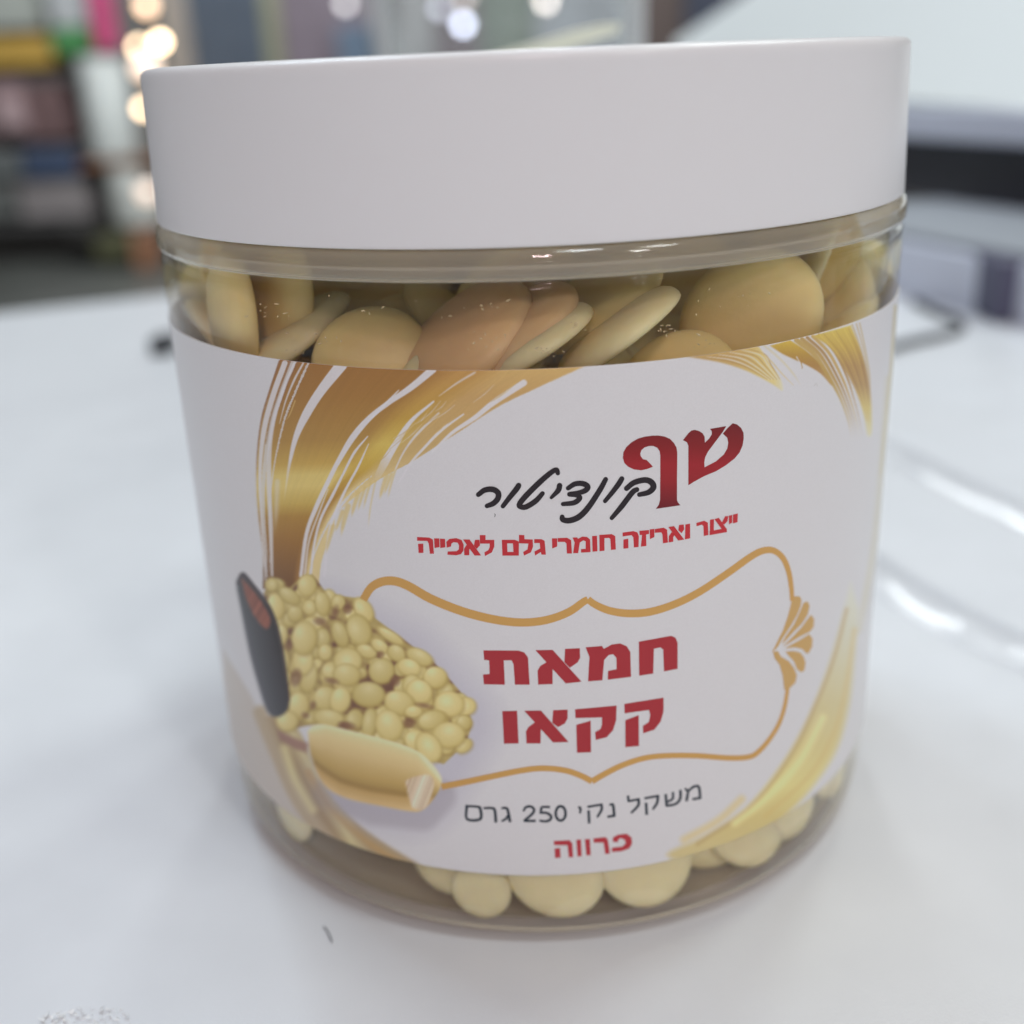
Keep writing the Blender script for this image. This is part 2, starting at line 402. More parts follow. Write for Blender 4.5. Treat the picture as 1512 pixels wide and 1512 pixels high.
wl([(590, 140), (480, 280), (405, 400), (350, 520), (318, 650), (300, 760), (285, 880)], [62, 50, 46, 30, 16, 10, 4], t=fade_end)
wl([(1075, 165), (960, 260), (850, 335), (740, 420), (650, 520), (580, 640), (520, 760), (455, 900), (405, 1040), (375, 1260)], [40, 34, 26, 26, 26, 24, 24, 24, 20, 18])
wl([(895, 275), (800, 372), (715, 462), (640, 560), (575, 670)], [6, 14, 12, 12, 6])
wl([(730, 520), (660, 605), (600, 720), (545, 830), (480, 960), (445, 1100), (428, 1260)], [6, 14, 12, 16, 14, 12, 10])
wl([(1300, 180), (1200, 240), (1110, 305)], [10, 10, 3], alpha=0.7)
wl([(1080, 335), (960, 440), (880, 560), (820, 660), (770, 760)], [10, 22, 34, 44, 30], t=fade_end)
wl([(1108, 398), (1000, 500), (930, 590), (880, 690), (845, 790)], [12, 14, 10, 8, 6], alpha=0.8)
wl([(1240, 402), (1130, 480), (1040, 570), (960, 660), (900, 760)], [8, 16, 14, 12, 8], alpha=0.9)
wl([(1560, 235), (1400, 340), (1300, 420), (1180, 500), (1075, 600)], [34, 30, 24, 18, 10])
wl([(500, 1260), (530, 1010), (600, 830), (680, 680), (735, 560)], [16, 14, 14, 12, 4])
wl([(395, 1260), (418, 1080), (470, 930), (520, 800)], [10, 10, 10, 4], alpha=0.8)
wl([(290, 130), (228, 300), (180, 480), (158, 700), (165, 950), (190, 1260)], [30, 30, 28, 18, 12, 10], alpha=0.92)
wl([(340, 130), (290, 250), (240, 400), (212, 560), (205, 760), (215, 1000), (222, 1260)], [12, 16, 18, 20, 26, 22, 12], alpha=0.85)
wl([(388, 130), (340, 220), (295, 330), (262, 450)], [10, 12, 8, 3], alpha=0.85)
wl([(250, 760), (245, 900), (235, 1060)], [26, 24, 8], alpha=0.45, t=fade_end, w=5)
bl = (118, 78, 50)
wl([(262, 120), (205, 290), (165, 430), (142, 620), (136, 790)], [10, 8, 6, 5, 3], bl, 0.9, fade_end)
wl([(318, 120), (262, 270), (215, 420), (190, 560)], [10, 8, 6, 3], bl, 0.85)
wl([(360, 125), (310, 230), (268, 350)], [9, 8, 4], bl, 0.8)
wl([(345, 330), (318, 400), (300, 430)], [6, 5, 2], (176, 146, 96), 0.7)
for k in range(26):                           # stray hairs of the brush on the right flank
    a0 = random.uniform(0, 1); x0 = 780+a0*720; y0 = 640-a0*400+random.uniform(-90, 40)
    L = random.uniform(60, 190); an = math.atan2(-400, 720)+random.uniform(-0.28, -0.05)
    wl([(x0, y0), (x0+L*.5*math.cos(an)+4, y0+L*.5*math.sin(an)), (x0+L*math.cos(an), y0+L*math.sin(an)-6)], [2, 5, 2], random.choice([(150, 116, 66), (168, 136, 84), pw]), 0.6)
for x0, y0, L, w_ in ((655, 860, 95, 26), (690, 830, 90, 18), (745, 800, 210, 7), (720, 800, 110, 14), (805, 770, 90, 26), (830, 760, 70, 18), (850, 740, 110, 12), (600, 930, 130, 30), (520, 1040, 110, 24), (570, 960, 70, 22)):
    wl([(x0+26, y0-40), (x0, y0+L*.45), (x0-12, y0+L)], [w_, w_*.7, 2], (172, 146, 96), 0.75, fade_end, 3)
# -- brush strokes at the upper right
Z6 = lambda pts: zc(1000, 440, 4.2, pts)
def wr(pts, ws, col, alpha=0.9, t=None, w=1.3):
    paint_line(curve(Z6(pts)), np.interp(np.linspace(0, 1, (len(pts)-1)*6+1), np.linspace(0, 1, len(ws)), np.array(ws)/4.2), col, w, alpha, t)
paint_poly(curve(Z6([(30, 360), (250, 396), (400, 440), (510, 490), (600, 540), (655, 575), (640, 500), (570, 400), (480, 290), (300, 320), (30, 360)]), 4), (0, 0, 0), 3,
           colfn=lambda x, y: ramp((x-1000)*4.2, [(50, (150, 116, 74)), (350, (160, 128, 80)), (500, (172, 146, 92)), (600, (178, 156, 108)), (660, (176, 165, 150))]))
for q in range(9):
    o = q*16
    wr([(150+o*2.2, 372-o*0.45), (300+o*1.9, 388-o*0.3), (430+o*1.2, 430-o*0.1), (560+o*.6, 505)], [3, 7, 6, 2], pw if q % 2 else (142, 104, 62), 0.75)
wr([(480, 305), (570, 380), (650, 470), (720, 540)], [10, 8, 6, 2], (172, 146, 98), 0.8)
wr([(540, 295), (640, 380), (720, 470), (770, 550)], [10, 10, 8, 2], (170, 150, 110), 0.6, fade_end, 3)
paint_poly(curve(Z6([(575, 296), (650, 345), (735, 385), (800, 415), (890, 470), (960, 545), (940, 470), (880, 400), (790, 320), (700, 262)]), 4), (0, 0, 0), 2,
           colfn=lambda x, y: ramp((y-440)*4.2, [(270, (166, 134, 54)), (350, (146, 110, 50)), (420, (138, 100, 54)), (520, (150, 116, 76))]))
wr([(760, 372), (775, 430), (770, 435)], [8, 5, 1], (142, 104, 54)); wr([(740, 365), (760, 400), (770, 430)], [6, 5, 2], pw)
for dx, cl, w_ in ((0, (150, 118, 64), 26), (34, (146, 112, 60), 20), (66, (136, 100, 58), 16), (100, (156, 122, 70), 18), (140, (142, 106, 62), 14)):
    wr([(740+dx, 262-dx*.25), (850+dx*.9, 350-dx*.1), (940+dx*.8, 490), (1010+dx*.6, 620), (1060+dx*.5, 760), (1080+dx*.5, 880)], [w_*1.2, w_*1.1, w_*.9, w_*.6, w_*.45, 2], cl, 0.9, lambda t: np.clip((1-t)/0.55, 0, 1))
def colC(x, y): return ramp((y-440)*4.2, [(150, (176, 150, 72)), (300, (160, 128, 62)), (420, (140, 104, 62)), (540, (140, 106, 68)), (680, (170, 148, 92)), (860, (176, 164, 140))])
paint_poly(curve(Z6([(840, 235), (950, 310), (1030, 430), (1090, 540), (1135, 650), (1165, 760), (1180, 850), (1205, 840), (1205, 700), (1195, 560), (1172, 430), (1130, 300), (1075, 170)]), 4), (0, 0, 0), 3, colfn=colC)
for q in range(8):
    o = q*26
    wr([(880+o, 225-o*.2), (990+o*.75, 340), (1070+o*.5, 480), (1130+o*.28, 620), (1170+o*.12, 760)], [3, 5, 4, 3, 1], [(190, 166, 96), (128, 92, 54), (168, 140, 84)][q % 3], 0.45)
for dx in (0, 26, 46):
    wr([(1085+dx, 165-dx*.2), (1140+dx*.6, 320), (1178+dx*.35, 480), (1195+dx*.2, 640)], [9, 8, 6, 2], (158, 134, 102), 0.8, fade_end)
wr([(850, 545), (862, 530), (870, 548)], [3, 3, 2], (140, 130, 125), 0.6)
# hairline strip near the edge of the view
paint_line([(1322, 452), (1316, 540), (1306, 640), (1300, 700)], [5, 5, 4, 2], (160, 144, 118), 2, 0.8)

paint_line(curve([(1312, 560), (1303, 680), (1294, 780), (1282, 860), (1268, 930)]), [7]*25, (166, 152, 128), 10, 0.55)
# -- lower right swash
def colR(x, y): return ramp(y, [(850, (174, 167, 160)), (950, (170, 158, 138)), (1040, (168, 150, 112)), (1100, (172, 152, 104)), (1160, (178, 160, 106)), (1210, (168, 146, 96)), (1270, (166, 146, 108))])
paint_poly(curve([(1256, 860), (1236, 940), (1214, 1010), (1186, 1075), (1150, 1135), (1100, 1195), (1040, 1235), (985, 1262), (1040, 1275), (1120, 1240), (1170, 1195), (1205, 1155), (1236, 1105), (1254, 1040), (1262, 970), (1268, 900)], 4), (0, 0, 0), 9, colfn=colR)
paint_line(curve([(1250, 900), (1232, 970), (1205, 1040), (1168, 1115), (1110, 1190), (1030, 1246)]), [4]*31, (150, 122, 82), 7, 0.75)
paint_line(curve([(1262, 930), (1250, 1010), (1232, 1080), (1195, 1145), (1130, 1205)]), [5]*25, (170, 140, 86), 8, 0.6)
paint_line(curve([(1215, 1060), (1180, 1125), (1130, 1180), (1085, 1215)]), [10]*19, (196, 182, 132), 9, 0.6)
paint_line(curve([(1010, 1240), (1060, 1212), (1095, 1180)]), [10]*13, (176, 150, 100), 9, 0.7)
# -- lower left swash
paint_poly(curve([(388, 1060), (410, 1110), (438, 1160), (470, 1215), (520, 1262), (610, 1290), (640, 1290), (560, 1240), (505, 1195), (470, 1145), (448, 1090), (420, 1050)], 4), (0, 0, 0), 6,
           colfn=lambda x, y: ramp((x-388)-(y-1060)*0.55, [(-20, (124, 100, 76)), (12, (132, 106, 78)), (30, (168, 150, 112)), (52, (140, 118, 92))]))
paint_poly([(330, 960), (372, 1030), (396, 1085), (436, 1182), (486, 1250), (380, 1250), (330, 1100)], (158, 144, 138), 6)
paint_line(curve([(384, 1052), (408, 1110), (440, 1180), (482, 1236), (520, 1268)]), [20]*25, (146, 124, 100), 8, 0.9)
paint_line(curve([(420, 1105), (436, 1150), (462, 1195)]), [12]*13, (186, 170, 126), 10, 0.7)
paint_line(curve([(455, 1140), (490, 1195), (545, 1245), (600, 1280)]), [10]*19, (150, 116, 76), 7, 0.8)

# -- printed picture: dark pod, pile of drops, cut chunk
Z1 = lambda pts: zc(330, 820, 3.6, pts)
idx = sub(340, 820, 760, 1250); px_, py_ = X[idx], Y[idx]
d, _ = seg_dist(px_, py_, Z1([(560, 420), (900, 640), (1180, 900), (1000, 1200), (700, 1180)]) , [90, 120, 110, 110, 100])
put(idx, np.clip(1-(d+6)/52, 0, 1)*0.34, (128, 118, 136))
d, _ = seg_dist(px_, py_, Z1([(560, 1260), (800, 1340), (1060, 1370), (1150, 1280)]), [40, 44, 44, 40])
put(idx, np.clip(1-(d+2)/12, 0, 1)*0.35, (118, 106, 112))
pile = Z1([(215, 200), (255, 110), (330, 190), (400, 130), (470, 100), (540, 190), (620, 215), (740, 230), (800, 330), (960, 450), (1110, 560), (1195, 650), (1290, 760), (1320, 900), (1290, 1000), (1170, 1110), (900, 1030), (640, 950), (470, 900), (330, 930), (290, 800), (250, 500)])
idx = sub(*bbox(pile, 4))
paint_poly(pile, (0, 0, 0), 3, colfn=lambda x, y: ramp(vnoise(x*.11+y*.07, 5)*.5+vnoise(y*.13-x*.04, 6)*.5, [(0.25, (92, 60, 46)), (0.5, (134, 108, 66)), (.8, (150, 128, 80))]))
drops = [(310, 420, 34, 66, 0), (320, 560, 34, 72, 0), (350, 340, 44, 44, 0), (470, 370, 60, 52, 0), (380, 310, 46, 50, 0), (455, 275, 42, 46, 0), (390, 700, 46, 72, 0), (450, 650, 52, 92, 10), (420, 560, 62, 84, 0),
         (255, 155, 36, 40, 0), (280, 270, 50, 80, -12), (610, 250, 42, 46, 0), (525, 440, 46, 62, 0), (540, 515, 42, 50, 0), (430, 440, 76, 100, 5), (350, 215, 74, 40, 35), (525, 255, 44, 74, -10), (445, 160, 58, 66, 0),
         (620, 420, 46, 84, -22), (745, 290, 50, 82, -32), (720, 395, 70, 96, -24), (760, 510, 66, 40, 20), (890, 430, 98, 30, 32), (830, 480, 60, 36, 35), (575, 610, 62, 52, 0), (660, 560, 84, 76, 0), (655, 635, 82, 66, 10),
         (920, 520, 60, 46, 40), (840, 615, 76, 76, 0), (1040, 540, 88, 46, 26), (985, 595, 72, 52, 20), (1125, 650, 72, 66, 10), (400, 800, 60, 82, 0), (340, 880, 66, 60, 0), (540, 760, 72, 72, 0), (620, 770, 62, 80, 10),
         (560, 865, 96, 52, 10), (770, 740, 98, 76, 5), (700, 870, 52, 60, 0), (1000, 690, 54, 66, 0), (1040, 725, 80, 72, 35), (935, 785, 92, 72, 20), (1010, 830, 54, 36, 0), (1200, 790, 88, 76, 8), (1110, 875, 88, 56, -12),
         (1280, 890, 46, 46, 0), (775, 890, 44, 92, 8), (880, 905, 80, 96, -22), (1195, 955, 98, 78, 0), (1020, 980, 66, 60, 20), (1090, 1020, 70, 96, -32)]
rr = random.Random(4)
small = []
while len(small) < 70:
    q_ = (rr.uniform(230, 1290), rr.uniform(110, 1090))
    if inside(np.array([330+q_[0]/3.6]), np.array([820+q_[1]/3.6]), pile)[0]: small.append((q_[0], q_[1], rr.uniform(34, 58), rr.uniform(28, 50), rr.uniform(-40, 40)))
for cx, cy, rx, ry, an in small+[(a_, b_, c_*.90, d_*.90, e_) for a_, b_, c_, d_, e_ in drops]:
    (qx, qy), = Z1([(cx, cy)]); v = rr.uniform(-8, 8); lx, ly = rr.uniform(-.5, .1), rr.uniform(-.55, -.1)
    paint_ell(qx+1.2, qy+1.8, rx/3.6+1, ry/3.6+1, math.radians(an), lambda p, q, r: np.tile((132., 106., 62.), (len(p), 1)), 5.0, alpha=0.45)
    def shade(p, q, r, v=v, lx=lx, ly=ly):
        k = np.clip(1.05-np.hypot(p-lx, q-ly)*0.62, 0, 1)
        c = ramp(k, [(0.0, (152, 128, 74)), (0.35, (166, 144, 92)), (0.7, (173, 153, 104)), (1.0, (182, 164, 122))])+v
        return c-np.clip((r-0.75)/0.25, 0, 1)[:, None]*np.array([8, 9, 12])
    paint_ell(qx, qy, rx/3.6, ry/3.6, math.radians(an), shade, 4.0)
for gx, gy, rx, ry in ((515, 352, 34, 20), (595, 300, 16, 30), (660, 285, 24, 26), (835, 528, 16, 18), (575, 668, 34, 16), (912, 668, 26, 28), (660, 908, 44, 22), (985, 890, 30, 26), (1070, 800, 40, 12), (385, 650, 30, 46), (350, 480, 18, 20), (475, 795, 16, 20), (435, 850, 20, 16), (640, 905, 30, 20)):
    (qx, qy), = Z1([(gx, gy)])
    paint_ell(qx, qy, rx/3.6, ry/3.6, 0.2, lambda p, q, r: np.tile((96., 60., 46.), (len(p), 1)), 5, alpha=0.6)
pod = curve(Z1([(70, 135), (100, 92), (135, 120), (195, 205), (255, 290), (295, 420), (325, 600), (348, 780), (322, 842), (270, 858), (228, 820), (188, 700), (148, 560), (118, 420), (92, 280), (72, 180)]), 4)
paint_poly(pod, (0, 0, 0), 5, colfn=lambda x, y: ramp((x-330)*3.6-0.30*(y-820)*3.6, [(-60, (76, 72, 80)), (40, (52, 50, 54)), (110, (44, 39, 42)), (150, (34, 27, 29))]))
paint_poly(curve(Z1([(92, 118), (140, 165), (205, 250), (250, 340), (228, 392), (165, 325), (118, 225)]), 4), (0, 0, 0), 5, colfn=lambda x, y: ramp(vnoise(x*.5+y*.3, 8), [(0, (96, 52, 40)), (1, (126, 70, 54))]))
paint_line(curve(Z1([(75, 150), (100, 100), (150, 150), (230, 250), (285, 380), (325, 580), (345, 770)])), [4]*37, (46, 34, 38), 3, 0.75)
paint_poly(Z1([(285, 930), (330, 950), (450, 1000), (440, 1050), (380, 1030), (300, 980)]), (122, 86, 78), 6, 0.85)
chunk = curve(Z1([(448, 935), (480, 902), (545, 900), (700, 938), (900, 990), (1030, 1040), (1110, 1110), (1162, 1200), (1120, 1290), (1060, 1352), (1000, 1362), (850, 1335), (650, 1290), (530, 1215), (465, 1060), (448, 935)]), 4)
def chcol(x, y):
    zx = (x-330)*3.6; zy = (y-820)*3.6
    top = np.interp(zx, [448, 545, 700, 900, 1030, 1160], [930, 900, 938, 990, 1040, 1200]); cre = np.interp(zx, [448, 520, 620, 780, 960, 1100], [1060, 1140, 1200, 1245, 1272, 1285])
    v = (zy-top)/np.maximum(cre-top, 20)
    return ramp(v, [(0, (190, 174, 140)), (0.12, (182, 160, 118)), (0.45, (171, 144, 100)), (0.8, (152, 122, 72)), (0.97, (134, 104, 58)), (1.06, (154, 120, 74)), (1.3, (174, 144, 102)), (1.7, (170, 140, 98))])
paint_poly(chunk, (0, 0, 0), 3, colfn=chcol)
paint_line(curve(Z1([(490, 1105), (620, 1195), (780, 1243), (965, 1272)])), [5]*19, (124, 94, 50), 7, 0.75)
paint_poly(curve(Z1([(965, 1200), (1010, 1178), (1095, 1168), (1118, 1230), (1075, 1340), (1010, 1345), (985, 1290)]), 4), (0, 0, 0), 4, colfn=lambda x, y: ramp(vnoise(x*.9+y*.35, 9), [(0, (150, 122, 98)), (.5, (174, 148, 126)), (1, (196, 174, 154))]))

cols = ink(C); 
gy_ = RNG.normal(0, 0.012, len(cols))[:, None]
cols = np.clip(cols*(1+gy_), 0, 0.86)
V = P3.reshape(-1, 3)
rim_t = V[-NC:]*np.array([R0/RL, R0/RL, 1.0]); rim_b = V[:NC]*np.array([R0/RL, R0/RL, 1.0])
Vall = np.concatenate([V, rim_t, rim_b]); Call = np.concatenate([cols, np.tile(PAPER, (2*NC, 1))])
i0 = (np.arange(NR-1)[:, None]*NC+np.arange(NC-1)[None, :]).reshape(-1)
quads = np.stack([i0, i0+1, i0+1+NC, i0+NC], -1)
b = np.arange(NC-1); tr_ = (NR-1)*NC; rt = NR*NC; rb = rt+NC
quads = np.concatenate([quads, np.stack([tr_+b, tr_+b+1, rt+b+1, rt+b], -1), np.stack([rb+b, rb+b+1, b+1, b], -1)])
me = bpy.data.meshes.new('label')
me.vertices.add(len(Vall)); me.vertices.foreach_set('co', Vall.astype(np.float32).ravel())
me.loops.add(quads.size); me.loops.foreach_set('vertex_index', quads.astype(np.int32).ravel())
me.polygons.add(len(quads)); me.polygons.foreach_set('loop_start', (np.arange(len(quads))*4).astype(np.int32))
me.update(calc_edges=True)
ca = me.color_attributes.new('print_color', 'FLOAT_COLOR', 'POINT')
ca.data.foreach_set('color', np.concatenate([Call, np.ones((len(Call), 1))], 1).astype(np.float32).ravel())
label = link('label', me, jar, M_label, True)

# ------------------------------------------------------------------ lettering and frame printed on the label
def print_mesh(name, shapes, colfn, lift, dens=0.80):
    """shapes: list of contour lists in photo pixels (first the outline, then holes), laid on the label"""
    bm = bmesh.new(); lay = 0
    colors = []
    out_v = []; out_f = []; out_c = []
    for contours in shapes:
        tb_ = bmesh.new()
        flat = [Vector((p[0], p[1], 0)) for c in contours for p in c]
        tris = tessellate_polygon([[Vector((p[0], p[1], 0)) for p in c] for c in contours])
        vs = [tb_.verts.new(v) for v in flat]
        for t in tris:
            try: tb_.faces.new([vs[i] for i in t])
            except ValueError: pass
        for _ in range(6):
            es = [e for e in tb_.edges if e.calc_length() > 7.0]
            if not es: break
            bmesh.ops.subdivide_edges(tb_, edges=es, cuts=1)
            bmesh.ops.triangulate(tb_, faces=tb_.faces[:])
        r = RL+lift+lay*2.5e-6; lay = (lay+1) % 8
        base = len(out_v); tb_.verts.index_update()
        for v in tb_.verts:
            out_v.append(tuple(on_cyl(v.co.x, v.co.y, r))); out_c.append(colfn(v.co.x, v.co.y))
        for f in tb_.faces:
            ii = [base+v.index for v in f.verts]
            a_, b_, c_ = (np.array(out_v[k]) for k in ii[:3]); n_ = np.cross(b_-a_, c_-a_)
            if n_ @ np.array([a_[0], a_[1], 0]) < 0: ii = ii[::-1]
            out_f.append(ii)
        tb_.free()
    bm.free()
    me = bpy.data.meshes.new(name); me.from_pydata(out_v, [], out_f)
    ca = me.color_attributes.new('print_color', 'FLOAT_COLOR', 'POINT')
    cc = np.concatenate([ink(np.array(out_c))*dens, np.ones((len(out_c), 1))], 1)
    ca.data.foreach_set('color', cc.astype(np.float32).ravel())
    return link(name, me, label, M_ink, True)

def stroke(pts, ws, n=5, cap=True, closed=False):
    """outline of a pen stroke with round or flat ends"""
    c = np.array(curve(pts, n)) if n > 1 else np.array(pts, float)
    w = np.interp(np.linspace(0, 1, len(c)), np.linspace(0, 1, len(ws)), ws)/2
    t = np.gradient(c, axis=0); t /= np.linalg.norm(t, axis=1)[:, None]+1e-9
    nn = np.stack([-t[:, 1], t[:, 0]], -1)
    L = c+nn*w[:, None]; R = c-nn*w[:, None]
    out = [tuple(p) for p in L]
    if cap:
        a = math.atan2(nn[-1][1], nn[-1][0])
        out += [(c[-1][0]+w[-1]*math.cos(a-k*math.pi/6), c[-1][1]+w[-1]*math.sin(a-k*math.pi/6)) for k in range(1, 6)]
    out += [tuple(p) for p in R[::-1]]
    if cap:
        a = math.atan2(-nn[0][1], -nn[0][0])
        out += [(c[0][0]+w[0]*math.cos(a-k*math.pi/6), c[0][1]+w[0]*math.sin(a-k*math.pi/6)) for k in range(1, 6)]
    return out
def strokes_quads(pts, ws, n=5, cap=True):
    """the same stroke cut into short convex pieces (safe where it bends sharply)"""
    c = np.array(curve(pts, n)) if n > 1 else np.array(pts, float)
    w = np.interp(np.linspace(0, 1, len(c)), np.linspace(0, 1, len(ws)), ws)/2
    res = []
    for i in range(len(c)-1):
        d = c[i+1]-c[i]; L = np.linalg.norm(d)
        if L < 1e-6: continue
        nn = np.array([-d[1], d[0]])/L
        res.append([[tuple(c[i]+nn*w[i]), tuple(c[i+1]+nn*w[i+1]), tuple(c[i+1]-nn*w[i+1]), tuple(c[i]-nn*w[i])]])
    for i in range(0 if cap else 1, len(c) if cap else len(c)-1):
        res.append([[(c[i][0]+w[i]*math.cos(k*math.pi/6), c[i][1]+w[i]*math.sin(k*math.pi/6)) for k in range(12)]])
    return res

LIFT = 0.000012
zA = lambda p: zc(900, 610, 6.873, p)
pe = zA([(440, 228), (360, 238), (290, 258), (225, 295), (170, 345), (140, 400), (135, 455), (150, 505), (190, 545), (250, 572), (320, 580), (380, 568), (440, 545), (420, 520), (375, 475), (340, 468), (318, 440), (312, 410), (325, 375), (355, 348), (400, 334), (445, 334), (485, 352), (508, 385), (515, 430), (515, 640), (513, 880), (500, 930), (470, 972), (720, 935), (697, 910), (685, 885), (685, 640), (688, 400), (680, 350), (655, 305), (615, 262), (560, 238), (500, 228)])
shin = zA([(745, 275), (800, 205), (830, 178), (865, 170), (910, 182), (945, 205), (965, 240), (968, 300), (1010, 260), (1038, 215), (1038, 185), (1020, 160), (1185, 132), (1150, 190), (1060, 310), (1000, 390), (970, 450), (962, 500), (965, 550), (1080, 490), (1160, 420), (1195, 360), (1205, 300), (1195, 250), (1150, 208), (1200, 150), (1250, 103), (1295, 115), (1335, 150), (1360, 200), (1362, 260), (1350, 330), (1320, 400), (1270, 460), (1180, 530), (1080, 590), (960, 640), (860, 695), (800, 732), (800, 500), (800, 330), (785, 295)])
def logo_red(x, y):
    zy = (y-610)*6.873
    return [float(np.interp(zy, [100, 330, 520, 700, 950], v)) for v in ((100, 116, 138, 132, 98), (24, 26, 30, 30, 24), (28, 28, 36, 34, 30))]
print_mesh('brand_lettering', [[pe], [shin]], logo_red, LIFT)

zB = lambda p: zc(690, 680, 5.04, p)
sc = []
for pts, w in (([(1185, 208), (1240, 165), (1320, 145), (1368, 160), (1386, 198), (1350, 236), (1280, 254)], [34, 36, 38, 40, 40, 36, 30]),
               ([(1262, 216), (1228, 238), (1150, 340), (1075, 428)], [32, 36, 36, 28]), ([(1150, 136), (1128, 172), (1080, 236), (1025, 302)], [34, 36, 32, 28]),
               ([(1030, 140), (985, 222), (900, 350), (830, 420), (760, 447), (712, 440), (706, 420)], [32, 36, 38, 40, 38, 36, 32]),
               ([(750, 206), (800, 175), (860, 172), (896, 194), (880, 222), (830, 240), (760, 250)], [30, 34, 36, 38, 36, 32, 30]),
               ([(760, 252), (815, 258), (836, 280), (795, 314), (712, 324)], [30, 32, 36, 34, 28]), ([(687, 186), (677, 222), (625, 276)], [36, 36, 22]),
               ([(674, 94), (664, 70), (628, 86), (540, 160), (430, 270), (388, 326), (400, 345), (440, 344), (510, 300), (560, 245)], [30, 32, 34, 38, 38, 36, 34, 36, 36, 30]),
               ([(382, 186), (366, 212), (315, 275), (265, 340)], [36, 38, 34, 30]), ([(82, 254), (130, 220), (190, 215), (230, 242), (226, 285), (192, 320), (146, 338)], [32, 36, 38, 38, 38, 36, 30])):
    sc += strokes_quads(zB(pts), [q*1.14/5.04 for q in w])
sc.append([zB([(200, 392), (210, 400), (208, 415), (200, 424), (204, 412), (205, 402)])])
print_mesh('script_lettering', sc, lambda x, y: (36, 28, 32), LIFT)

zC = lambda p: zc(600, 770, 5.815, p); zD = lambda p: zc(850, 740, 5.815, p)
tl = [[zC(p)] for p in (
    [(92, 133), (195, 138), (228, 155), (237, 277), (202, 277), (192, 190), (180, 168), (92, 165)], [(100, 193), (145, 190), (147, 270), (105, 270)],
    [(238, 145), (283, 145), (285, 220), (242, 228)], [(288, 147), (332, 150), (335, 222), (291, 228)],
    [(347, 225), (343, 175), (370, 150), (430, 143), (475, 160), (492, 200), (490, 250), (470, 280), (430, 290), (352, 285), (355, 258), (430, 255), (450, 240), (452, 205), (440, 182), (405, 178), (387, 190), (383, 215)],
    [(487, 155), (543, 155), (642, 292), (585, 292)], [(590, 158), (628, 158), (632, 205), (604, 235), (580, 205)], [(498, 290), (495, 235), (520, 195), (548, 225), (540, 245), (540, 290)],
    [(630, 117), (680, 117), (680, 158), (755, 158), (755, 215), (735, 265), (675, 297), (670, 265), (705, 245), (715, 220), (715, 190), (632, 190)],
    [(967, 115), (1013, 117), (1015, 152), (1085, 155), (1088, 215), (1070, 265), (1010, 293), (1003, 262), (1040, 240), (1048, 190), (967, 187)],
    [(1098, 152), (1160, 152), (1187, 165), (1198, 285), (1160, 285), (1155, 262), (1105, 293), (1100, 258), (1150, 232), (1145, 185), (1098, 185)],
    [(1250, 145), (1295, 145), (1295, 215), (1253, 232)], [(1300, 143), (1380, 140), (1415, 160), (1422, 275), (1378, 275), (1375, 190), (1360, 175), (1300, 175)],
    [(1427, 138), (1468, 137), (1473, 150), (1510, 130), (1550, 133), (1578, 155), (1582, 263), (1500, 267), (1500, 238), (1540, 235), (1540, 170), (1520, 162), (1490, 180), (1475, 272), (1432, 272), (1445, 180)])]
tl.append([zC([(820, 158), (930, 158), (966, 172), (966, 293), (825, 293)]), zC([(865, 188), (868, 262), (920, 262), (915, 188)])])
tl += [[zD(p)] for p in (
    [(142, 300), (183, 297), (187, 430), (145, 434)], [(203, 290), (310, 283), (340, 300), (345, 415), (303, 419), (298, 325), (285, 315), (247, 318), (248, 425), (205, 430)],
    [(403, 270), (495, 257), (530, 268), (543, 300), (540, 393), (500, 398), (495, 310), (480, 292), (403, 303)], [(410, 330), (452, 322), (453, 404), (410, 408)],
    [(547, 255), (630, 248), (630, 280), (605, 287), (607, 385), (560, 390), (570, 290), (550, 290)], [(636, 243), (676, 238), (676, 308), (638, 326)],
    [(680, 240), (755, 228), (785, 245), (793, 355), (750, 362), (745, 285), (735, 268), (680, 272)],
    [(797, 222), (845, 215), (932, 330), (880, 338)], [(888, 205), (928, 200), (932, 240), (910, 275), (882, 250)], [(798, 355), (800, 300), (825, 265), (850, 290), (838, 310), (838, 348)],
    [(942, 200), (983, 192), (983, 320), (938, 328)], [(1037, 187), (1105, 168), (1135, 185), (1140, 290), (1100, 300), (1097, 215), (1085, 202), (1038, 215)],
    [(1154, 160), (1188, 153), (1186, 270), (1152, 290)], [(1150, 258), (1295, 230), (1300, 265), (1150, 292)], [(1192, 155), (1230, 143), (1300, 244), (1262, 250)], [(1283, 130), (1310, 128), (1305, 170), (1275, 202), (1255, 185)],
    [(1315, 125), (1345, 118), (1343, 185), (1317, 200)], [(1351, 115), (1393, 105), (1390, 180), (1349, 192)])]
print_mesh('tagline_lettering', tl, lambda x, y: (168, 40, 46), LIFT)

zE = lambda p: zc(700, 930, 4.725, p); zF = lambda p: zc(720, 1020, 5.4, p)
nm = [[zE(p)] for p in (
    [(65, 143), (310, 145), (350, 158), (376, 192), (388, 383), (285, 383), (275, 240), (262, 213), (207, 213), (215, 383), (68, 380), (62, 312), (108, 308), (105, 213), (70, 210)],
    [(428, 142), (548, 140), (750, 362), (640, 374)], [(635, 133), (738, 128), (740, 195), (722, 228), (668, 265), (630, 225)], [(447, 382), (443, 285), (462, 252), (505, 226), (548, 270), (548, 378)],
    [(778, 122), (893, 113), (905, 133), (960, 103), (1020, 95), (1065, 115), (1090, 155), (1095, 328), (933, 348), (935, 287), (995, 275), (993, 195), (970, 170), (940, 175), (908, 210), (895, 352), (795, 360), (805, 190)],
    [(1150, 83), (1375, 42), (1405, 55), (1420, 90), (1420, 272), (1325, 290), (1320, 138), (1300, 122), (1255, 132), (1250, 305), (1152, 320)])]
